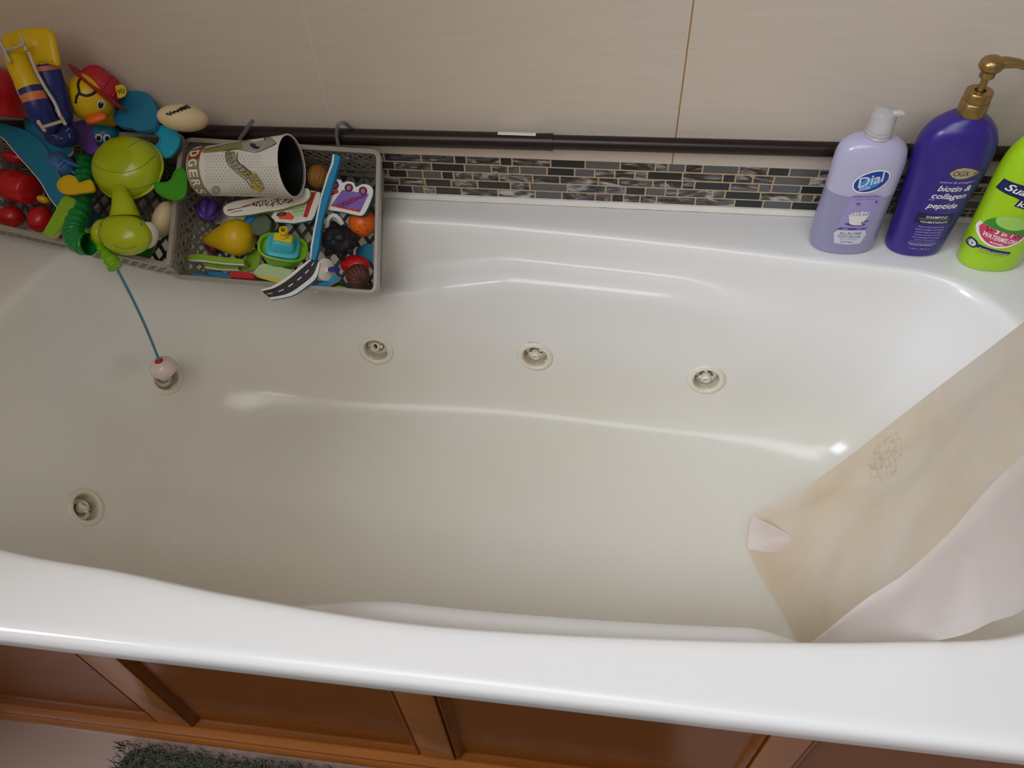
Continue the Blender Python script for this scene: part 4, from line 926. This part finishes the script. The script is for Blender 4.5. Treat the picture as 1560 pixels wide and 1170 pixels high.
b = leg([(22, 68), (56, 66), (70, 100), (84, 142), (98, 190)], (.080, .080, .070, .060, .040), (.018, .0215, .0195, .0200, .017), ((.47, 1), (.50, 2), (.55, 1)))
add('leg', b, [YEL, BLU, ORB], fg, smooth=70)
pts, M, c = Q.uv(crom([(2, 56), (20, 45), (46, 41), (68, 42), (79, 52), (84, 76), (87, 99), (74, 98), (60, 95), (44, 104), (16, 96), (2, 76)], 4), .094); b = MB()
R = []
for d_, z_ in ((.007, .002), (.004, .001), (.0015, -.0010), (0, -.004), (.001, -.010), (.005, -.014)): R.append([M @ V((x, y, z_)) for x, y in inset(pts[::-1] if sum(pts[i][0]*pts[(i+1) % len(pts)][1]-pts[(i+1) % len(pts)][0]*pts[i][1] for i in range(len(pts))) < 0 else pts, d_)])
b.rings(R, 0, True, True, True); add('boot', b, YEL, fg, smooth=70)
b = leg([(20, 80), (34, 112), (48, 140), (60, 168), (76, 200)], (.105, .108, .106, .100, .080), (.017, .0175, .0185, .0190, .016), ((.46, 1), (.52, 2), (.62, 1)))
add('leg', b, [YEL, BLU, ORB], fg, smooth=70)
b = MB(); b.ellip(Q.frame(93, 205, .040), .028, .022, .026, 36, 18, 0, lambda d: 1+.06*noise.noise(d*3)); tb = bv(b); f = px_surf(tb, .0003)
for L in ([(415, 915), (460, 925)], [(440, 935), (450, 945)], [(520, 885), (550, 860)], [(545, 905), (555, 935)], [(470, 938), (495, 940)]): pxline(b, f, c1(L), .0007, 1)
add('torso', b, [BLU, SIL], fg, smooth=70)
b = MB()
for L, w_, r in (([(6, 76), (22, 73), (38, 67)], .131, .0024), ([(1, 66), (8, 80), (16, 96)], .131, .0026), ([(31, 55), (36, 66), (40, 78)], .128, .0026), ([(44, 80), (54, 106), (68, 132), (84, 158), (92, 178)], .130, .0026), ([(63, 194), (80, 189), (96, 184)], .118, .0026), ([(58, 184), (63, 192), (69, 200)], .116, .0028), ([(86, 166), (93, 178), (100, 190)], .116, .0028), ([(4, 72), (12, 94), (28, 140), (44, 168), (60, 190)], .108, .0020)):
    b.tube([V(p) for p in crom([tuple(Q.at(x, y, w_)) for x, y in L], 5, False)], r, 10)
add('frame', b, SIL, fg, smooth=60)
Q = QB
# red things at the left
t = thing('toy_bucket', 'red rounded toy bucket at the left edge beside the toy figure', 'bath toy', Q.at(-10, 150, .05)); b = MB(); M = Q.frame(-12, 168, .060, 0, (0, -62))
b.lathe(M, [(.048, -.004), (.0560, -.004), (.0575, -.002), (.0560, .001), (.0530, .003), (.0500, .030), (.0430, .055), (.0300, .070), (.0120, .076), (.0001, .077)], 48); add('body', b, RED, t, smooth=60)
b = MB(); M = Q.frame(24, 284, -.004, -6, (90, 80)); b.lathe(M, [(.0001, -.036), (.022, -.036), (.0262, -.033), (.0270, -.012), (.0285, -.010), (.0285, .008), (.0270, .010), (.0262, .036), (.022, .040), (.0001, .040)], 40); add('toy_barrel', b, RED, label='red banded toy barrel left of the blue foam sheet', cat='bath toy', smooth=45)
b = MB(); b.ellip(Q.frame(18, 330, -.026), .022, .020, .020, 32, 18); add('toy_ball', b, RED, label='red rubber ball behind the lattice front at the far left', cat='toy ball', smooth=70)
b = MB(); b.ellip(Q.frame(61, 334, -.020), .0215, .024, .020, 32, 18); b.ellip(Q.frame(88, 352, -.040), .018, .018, .018); add('toy_ball', b, RED, label='larger red rubber toy left of the lime foam leaf', cat='toy ball', smooth=70)
b = MB(); b.ellip(Q.frame(20, 240, -.030), .024, .010, .014, 24, 12); add('toy_pebble', b, RED, label='small red rounded toy above the red barrel', cat='bath toy', smooth=70)
b = MB(); b.ellip(Q.frame(66, 304, -.012), .012, .007, .010, 20, 12); add('toy_block', b, YEL, label='small yellow toy peeking out under the blue foam sheet', cat='bath toy', smooth=70)
G2 = 'blue foam sheets in the left basket'
foam('foam_sheet', 'long teal foam sheet with a thin white edge slanting down the left basket', Q, [(-10, 186), (30, 195), (48, 204), (66, 222), (80, 250), (98, 290), (88, 316), (76, 300), (62, 276), (46, 256), (28, 236), (8, 212), (-10, 202)], .030, .006, [TEAL, FW], G2, 3, deco=lambda b, f: pxline(b, f, [(0, 208), (8, 214), (28, 238), (46, 258), (62, 278), (76, 302), (87, 316)], .0009, 1))
foam('foam_sheet', 'curved teal foam piece with white edge tucked below the toy figure', Q, [(36, 181), (44, 180), (58, 196), (88, 212), (110, 225), (100, 238), (74, 232), (52, 218), (40, 202)], .020, .006, [TEAL, FW], G2, 3)
foam('foam_sheet', 'rounded teal foam scallop standing against the wall behind the duck', Q, [(170, 168), (176, 150), (192, 140), (210, 138), (226, 144), (236, 158), (239, 175), (236, 192), (226, 198), (210, 199), (200, 195), (190, 194), (176, 188)], .036, .010, [TEAL, FB], G2, 3)
foam('foam_piece', 'teal foam scrap showing between green hose and turtle neck', Q, [(131, 318), (146, 322), (150, 340), (130, 346)], -.030, .008, [TEAL, TEAL], 'small foam bath toys in the basket')
# lime leaf foam
foam('foam_leaf', 'lime green foam leaf leaning out left of the green hose', Q, c2([(340, 812), (350, 780), (430, 640), (488, 530), (530, 508), (582, 530), (592, 560), (530, 690), (440, 805), (400, 832)]), .034, .012, [FG, tm('pale_lime_foam', (178, 196, 120), .7)], 'printed foam bath toys', 2)
# octopus
b = MB(); oc = Q.at(160, 203, .012); b.ellip(Matrix.Translation(oc), .0215, .0215, .0205, 36, 20); tb = bv(b)
for x, y in ((781, 935), (845, 938)):
    q = c1([(x, y)])[0]; pxoval(b, px_surf(tb, .0006), q[0], q[1], 5.6, 6.2, 1); pxoval(b, px_surf(tb, .0011), q[0]+.6, q[1]+.6, 3.4, 4.0, 2)
for k in range(6): a = k*PI/3; b.ellip(Matrix.Translation(oc-Q.N*.014+Q.U*.014*math.cos(a)+Q.V*.014*math.sin(a)), .008, .008, .008, 14, 8)
add('toy_octopus', b, [tm('teal_vinyl', (28, 128, 158), .4), WHT, BK], label='round teal rubber octopus with white ringed eyes behind the turtle', cat='bath toy', smooth=70)
# blue fish
b = MB(); M = Q.frame(91, 252, .010); b.ellip(M, .0275, .0250, .022, 36, 20, 0, lambda d: 1+.06*max(0, -d.x)**3); tb = bv(b); f = px_surf(tb, .0002)
b.lathe(fr(M @ V((.018, .006, .006)), Q.U*.95+Q.V*-.12, Q.N), [(.012, 0), (.009, .008), (.0065, .018), (.003, .028), (.0001, .030)], 16, sy=.5)
pxline(b, f, c2([(350, 340), (380, 338), (410, 345)]), .0010, 1); pxline(b, f, c2([(455, 260), (480, 228), (510, 230), (500, 262), (470, 275)]), .0010, 1); pxline(b, f, c2([(400, 200), (430, 180), (450, 190)]), .0010, 1)
b.ellip(Q.frame(112, 262, .006, -30), .010, .004, .008, 14, 8); add('toy_fish', b, [SKYB, tm('deep_blue_line', (36, 74, 128), .5)], label='dull blue rubber fish squirt toy left of the green hose', cat='bath toy', smooth=70)
# corrugated hose
pth = [((129, 244), -.012), ((128, 268), -.006), ((127, 292), .002), ((122, 320), .014), ((114, 344), .026), ((113, 360), .032), ((122, 371), .036), ((136, 372), .040)]
P = [V(p) for p in crom([tuple(Q.at(*q, w_)) for q, w_ in pth], 16, False)]; b = MB(); n = len(P)
b.tube(P, .017, 24, rfn=lambda t: (.0155+.0030*t)*(1+.055*math.sin(t*n*.95)), cap=False)
P2 = P[-30:]; b.tube(P2[::-1], .015, 24, rfn=lambda t: .0168, cap=False); add('toy_hose', b, KEL, label='green corrugated plastic toy hose curving down the front of the left basket', cat='bath toy', smooth=80)
# cream balls
b = MB(); b.ellip(Q.frame(250, 334, -.014), .0185, .034, .022, 36, 20); add('toy_egg', b, CRM, label='cream egg-shaped toy in the gap right of the turtle head', cat='bath toy', smooth=70)
b = MB(); ec = aty(279, 180, 1.135); M = fr(ec, (CAM-ec), Q.U); M = M @ Matrix.Rotation(.10, 4, 'Z'); b.ellip(M, .0415, .0225, .026, 40, 22); tb = bv(b); f = px_surf(tb, .0003); rg = random.Random(4)
for i in range(16):
    x = 1320+i*11; y = 758-i*4.2; pxline(b, f, c1([(x, y+rg.uniform(-8, 16)), (x+rg.uniform(2, 14), y-12+rg.uniform(-12, 8)), (x+rg.uniform(8, 22), y+rg.uniform(-16, 10))]), .0012, 1)
pxline(b, f, c1([(1440, 715), (1470, 708), (1490, 700)]), .0006, 1)
add('bath_ball', b, [CRM, BK], label='cream oval toy with a black scribbled print lying against the rod', cat='bath toy', smooth=70)
# lime dish under the turtle's head
b = MB(); b.lathe(Q.frame(206, 372, -.022), [(.0001, -.006), (.036, -.006), (.044, .004), (.0455, .007), (.044, .0085), (.0405, .006), (.034, -.002), (.0001, -.003)], 48, sy=.72); add('toy_dish', b, GRN, label='green toy dish lying under the turtle head', cat='bath toy', smooth=60)
# fishing line toy: handle, line and float hanging into the tub
hp_ = [V(p) for p in crom([tuple(Q.at(*c2([q])[0], w_)) for q, w_ in (((665, 780), .018), ((760, 870), .034), ((820, 950), .040), ((870, 1010), .042), ((915, 1075), .040))], 8, False)]
fs = thing('toy_fishing_rod', 'lime toy fishing handle over the basket front with blue line and round float', 'bath toy', hp_[-1])
b = MB(); b.tube(hp_, .01, 24, rfn=lambda t: .0048+.0075*sstep(.2, .95, t)+.0009*math.sin(t*34)*(t > .25)); b.tube([hp_[-1], hp_[-1]+(hp_[-1]-hp_[-3]).normalized()*.004], [.0100, .0045], 18)
add('handle', b, tm('clear_lime_plastic', (132, 200, 20), .22, trans=.25), fs, smooth=70)
tp_, tn_ = onto(248, 560); fc = CAM+(tp_-CAM).normalized()*((tp_-CAM).length-.075)
st = hp_[-1]; topb = fc+V((0, 0, .022)); P = []
for i in range(15): t_ = i/14; q = st.lerp(topb, t_); P.append(q+V((.004, 0, 0))*math.sin(PI*t_))
b = MB(); b.tube(P, .0016, 8); b.tube([p+V((.0028, 0, 0)) for p in P], .0013, 8); add('line', b, tm('blue_cord', (84, 142, 158), .45), fs)
b = MB(); M = Matrix.Translation(fc); b.ellip(M, .0250, .0250, .0205, 40, 22); b.lathe(M, [(.0252, -.0035), (.0258, -.002), (.0252, -.0005)], 40); add('float', b, tm('pinkish_white_plastic', (226, 208, 202), .25, coat=.2), fs, smooth=60)
b = MB(); b.lathe(Matrix.Translation(fc+V((0, 0, .0190))), [(.0085, -.001), (.0078, .0012), (.005, .0026), (.0022, .0050), (.0001, .0052)], 20); add('float_cap', b, RED, fs, label='red cap of the float')
# ---------------------------------------------------------------- shower curtain liner drooping into the tub
def m_liner():
    m = mat('soap_stained_liner', (214, 196, 170), .45); nt = m.node_tree; b = nt.nodes['Principled BSDF']
    tc = nd(nt, 'ShaderNodeTexCoord'); n = nd(nt, 'ShaderNodeTexNoise'); n.inputs['Scale'].default_value = 6; n.inputs['Detail'].default_value = 6; n.inputs['Distortion'].default_value = .5
    nt.links.new(tc.outputs['Object'], n.inputs['Vector'])
    r = nd(nt, 'ShaderNodeValToRGB'); e = r.color_ramp.elements; e[0].position = .3; e[0].color = (*s2l((240, 230, 214)), 1); e[1].position = .75; e[1].color = (*s2l((230, 208, 176)), 1)
    nt.links.new(n.outputs[0], r.inputs[0])
    # one scummy patch with its own outline
    sp = nd(nt, 'ShaderNodeVectorMath', operation='DISTANCE'); nt.links.new(tc.outputs['Object'], sp.inputs[0]); sp.inputs[1].default_value = tuple(STAIN-WL0)
    n2 = nd(nt, 'ShaderNodeTexNoise'); n2.inputs['Scale'].default_value = 130; n2.inputs['Detail'].default_value = 5; nt.links.new(tc.outputs['Object'], n2.inputs['Vector'])
    k = mth(nt, 'MULTIPLY', mth(nt, 'LESS_THAN', mth(nt, 'ADD', sp.outputs['Value'], mth(nt, 'MULTIPLY', n.outputs[0], .12)), .100), mth(nt, 'SMOOTH_MAX', mth(nt, 'MULTIPLY_ADD', n2.outputs[0], 4, -1.7), 0, .3))
    nt.links.new(mixc(nt, mth(nt, 'MINIMUM', mth(nt, 'MULTIPLY', k, .38), .7), r.outputs[0], s2l((176, 138, 92))), b.inputs['Base Color'])
    tr = nd(nt, 'ShaderNodeBsdfTranslucent'); nt.links.new(b.inputs['Base Color'].links[0].from_socket, tr.inputs[0])
    tp = nd(nt, 'ShaderNodeBsdfTransparent'); mx = nd(nt, 'ShaderNodeMixShader'); mx.inputs[0].default_value = .38; mx2 = nd(nt, 'ShaderNodeMixShader'); mx2.inputs[0].default_value = .10
    nt.links.new(b.outputs[0], mx.inputs[1]); nt.links.new(tr.outputs[0], mx.inputs[2]); nt.links.new(mx.outputs[0], mx2.inputs[1]); nt.links.new(tp.outputs[0], mx2.inputs[2])
    nt.links.new(mx2.outputs[0], nt.nodes['Material Output'].inputs[0]); return m
def m_clear():
    m = mat('milky_clear_liner', (244, 234, 230), .28); nt = m.node_tree; b = nt.nodes['Principled BSDF']
    tr = nd(nt, 'ShaderNodeBsdfTranslucent'); tr.inputs[0].default_value = (*s2l((226, 212, 206)), 1)
    tp = nd(nt, 'ShaderNodeBsdfTransparent'); mx = nd(nt, 'ShaderNodeMixShader'); mx.inputs[0].default_value = .4; mx2 = nd(nt, 'ShaderNodeMixShader'); mx2.inputs[0].default_value = .22
    nt.links.new(b.outputs[0], mx.inputs[1]); nt.links.new(tr.outputs[0], mx.inputs[2]); nt.links.new(mx.outputs[0], mx2.inputs[1]); nt.links.new(tp.outputs[0], mx2.inputs[2])
    nt.links.new(mx2.outputs[0], nt.nodes['Material Output'].inputs[0]); return m
WL0 = V((.45, .65, -.38)); STAIN = atz(1345, 692, -.17)
def sheet(A, B_, nu, nv, amp, seed, bulge=0):
    A = crom([tuple(p) for p in A], 1, False) if False else [tuple(p) for p in A]
    ca = crom(A, 10, False); cb = crom([tuple(p) for p in B_], 10, False); R = []
    def smp(c, t): q = t*(len(c)-1); i = min(int(q), len(c)-2); return V(c[i]).lerp(V(c[i+1]), q-i)
    for i in range(nu+1):
        u = i/nu; a, c = smp(ca, u), smp(cb, u); row = []
        for j in range(nv+1):
            v = j/nv; p = a.lerp(c, v); nrm = V((-.75, -.35, .55))
            q = noise.noise((p.x*9+seed, p.y*9, p.z*5))*amp+noise.noise((p.x*28+seed, p.y*22, p.z*12))*amp*.3+bulge*math.sin(PI*v)
            row.append(p+nrm*q*min(1, 6*v, 6*(1-v)+.15))
        R.append(row)
    return R
cu = thing('shower_curtain_liner', 'soap-stained beige plastic shower curtain liner drooping into the right end of the tub', 'shower curtain', WL0)
A = [atz(1139, 836, -.388), atz(1146, 787, -.372), atz(1195, 764, -.335), atz(1262, 718, -.27), atz(1310, 682, -.22), atz(1400, 612, -.10), atz(1480, 551, .03), atz(1560, 490, .16), atz(1680, 395, .34), atz(1800, 310, .50)]
Bp = [V((.352, .575, -.388)), V((.365, .560, -.375)), V((.375, .545, -.35)), V((.385, .525, -.29)), V((.40, .51, -.22)), V((.425, .488, -.10)), V((.445, .465, .0)), V((.475, .44, .14)), V((.52, .42, .34)), V((.56, .42, .50))]
b = MB(); b.rings(sheet(A, Bp, 90, 50, .010, 3.1), 0, False); add('stained_panel', b, m_liner(), cu, smooth=60)
A = [atz(1232, 982, -.20), atz(1262, 958, -.17), atz(1320, 912, -.11), atz(1378, 874, -.05), atz(1440, 818, .02), atz(1500, 750, .10), atz(1560, 692, .19), atz(1680, 590, .36), atz(1800, 500, .50)]
Bp = [atz(1262, 1000, -.19), atz(1300, 995, -.15), atz(1360, 988, -.08), atz(1410, 979, -.03), atz(1468, 967, .025), atz(1510, 948, .07), atz(1560, 928, .14), atz(1680, 830, .32), atz(1800, 720, .48)]
b = MB(); b.rings(sheet(A, Bp, 70, 40, .012, 8.3, .012), 0, False); add('clear_fold', b, m_clear(), cu, smooth=60, label='milky clear fold lying over the stained panel')
# turned-up corner of the hem
A = [atz(1147, 787, -.345), atz(1176, 800, -.342), atz(1205, 816, -.340), atz(1243, 830, -.338)]
Bp = [atz(1140, 836, -.365), atz(1168, 841, -.362), atz(1203, 838, -.358), atz(1241, 836, -.352)]
b = MB(); b.rings(sheet(A, Bp, 20, 8, .003, 1.7, .004), 0, False); add('folded_hem', b, m_clear(), cu, smooth=60, label='clear turned-up hem corner')
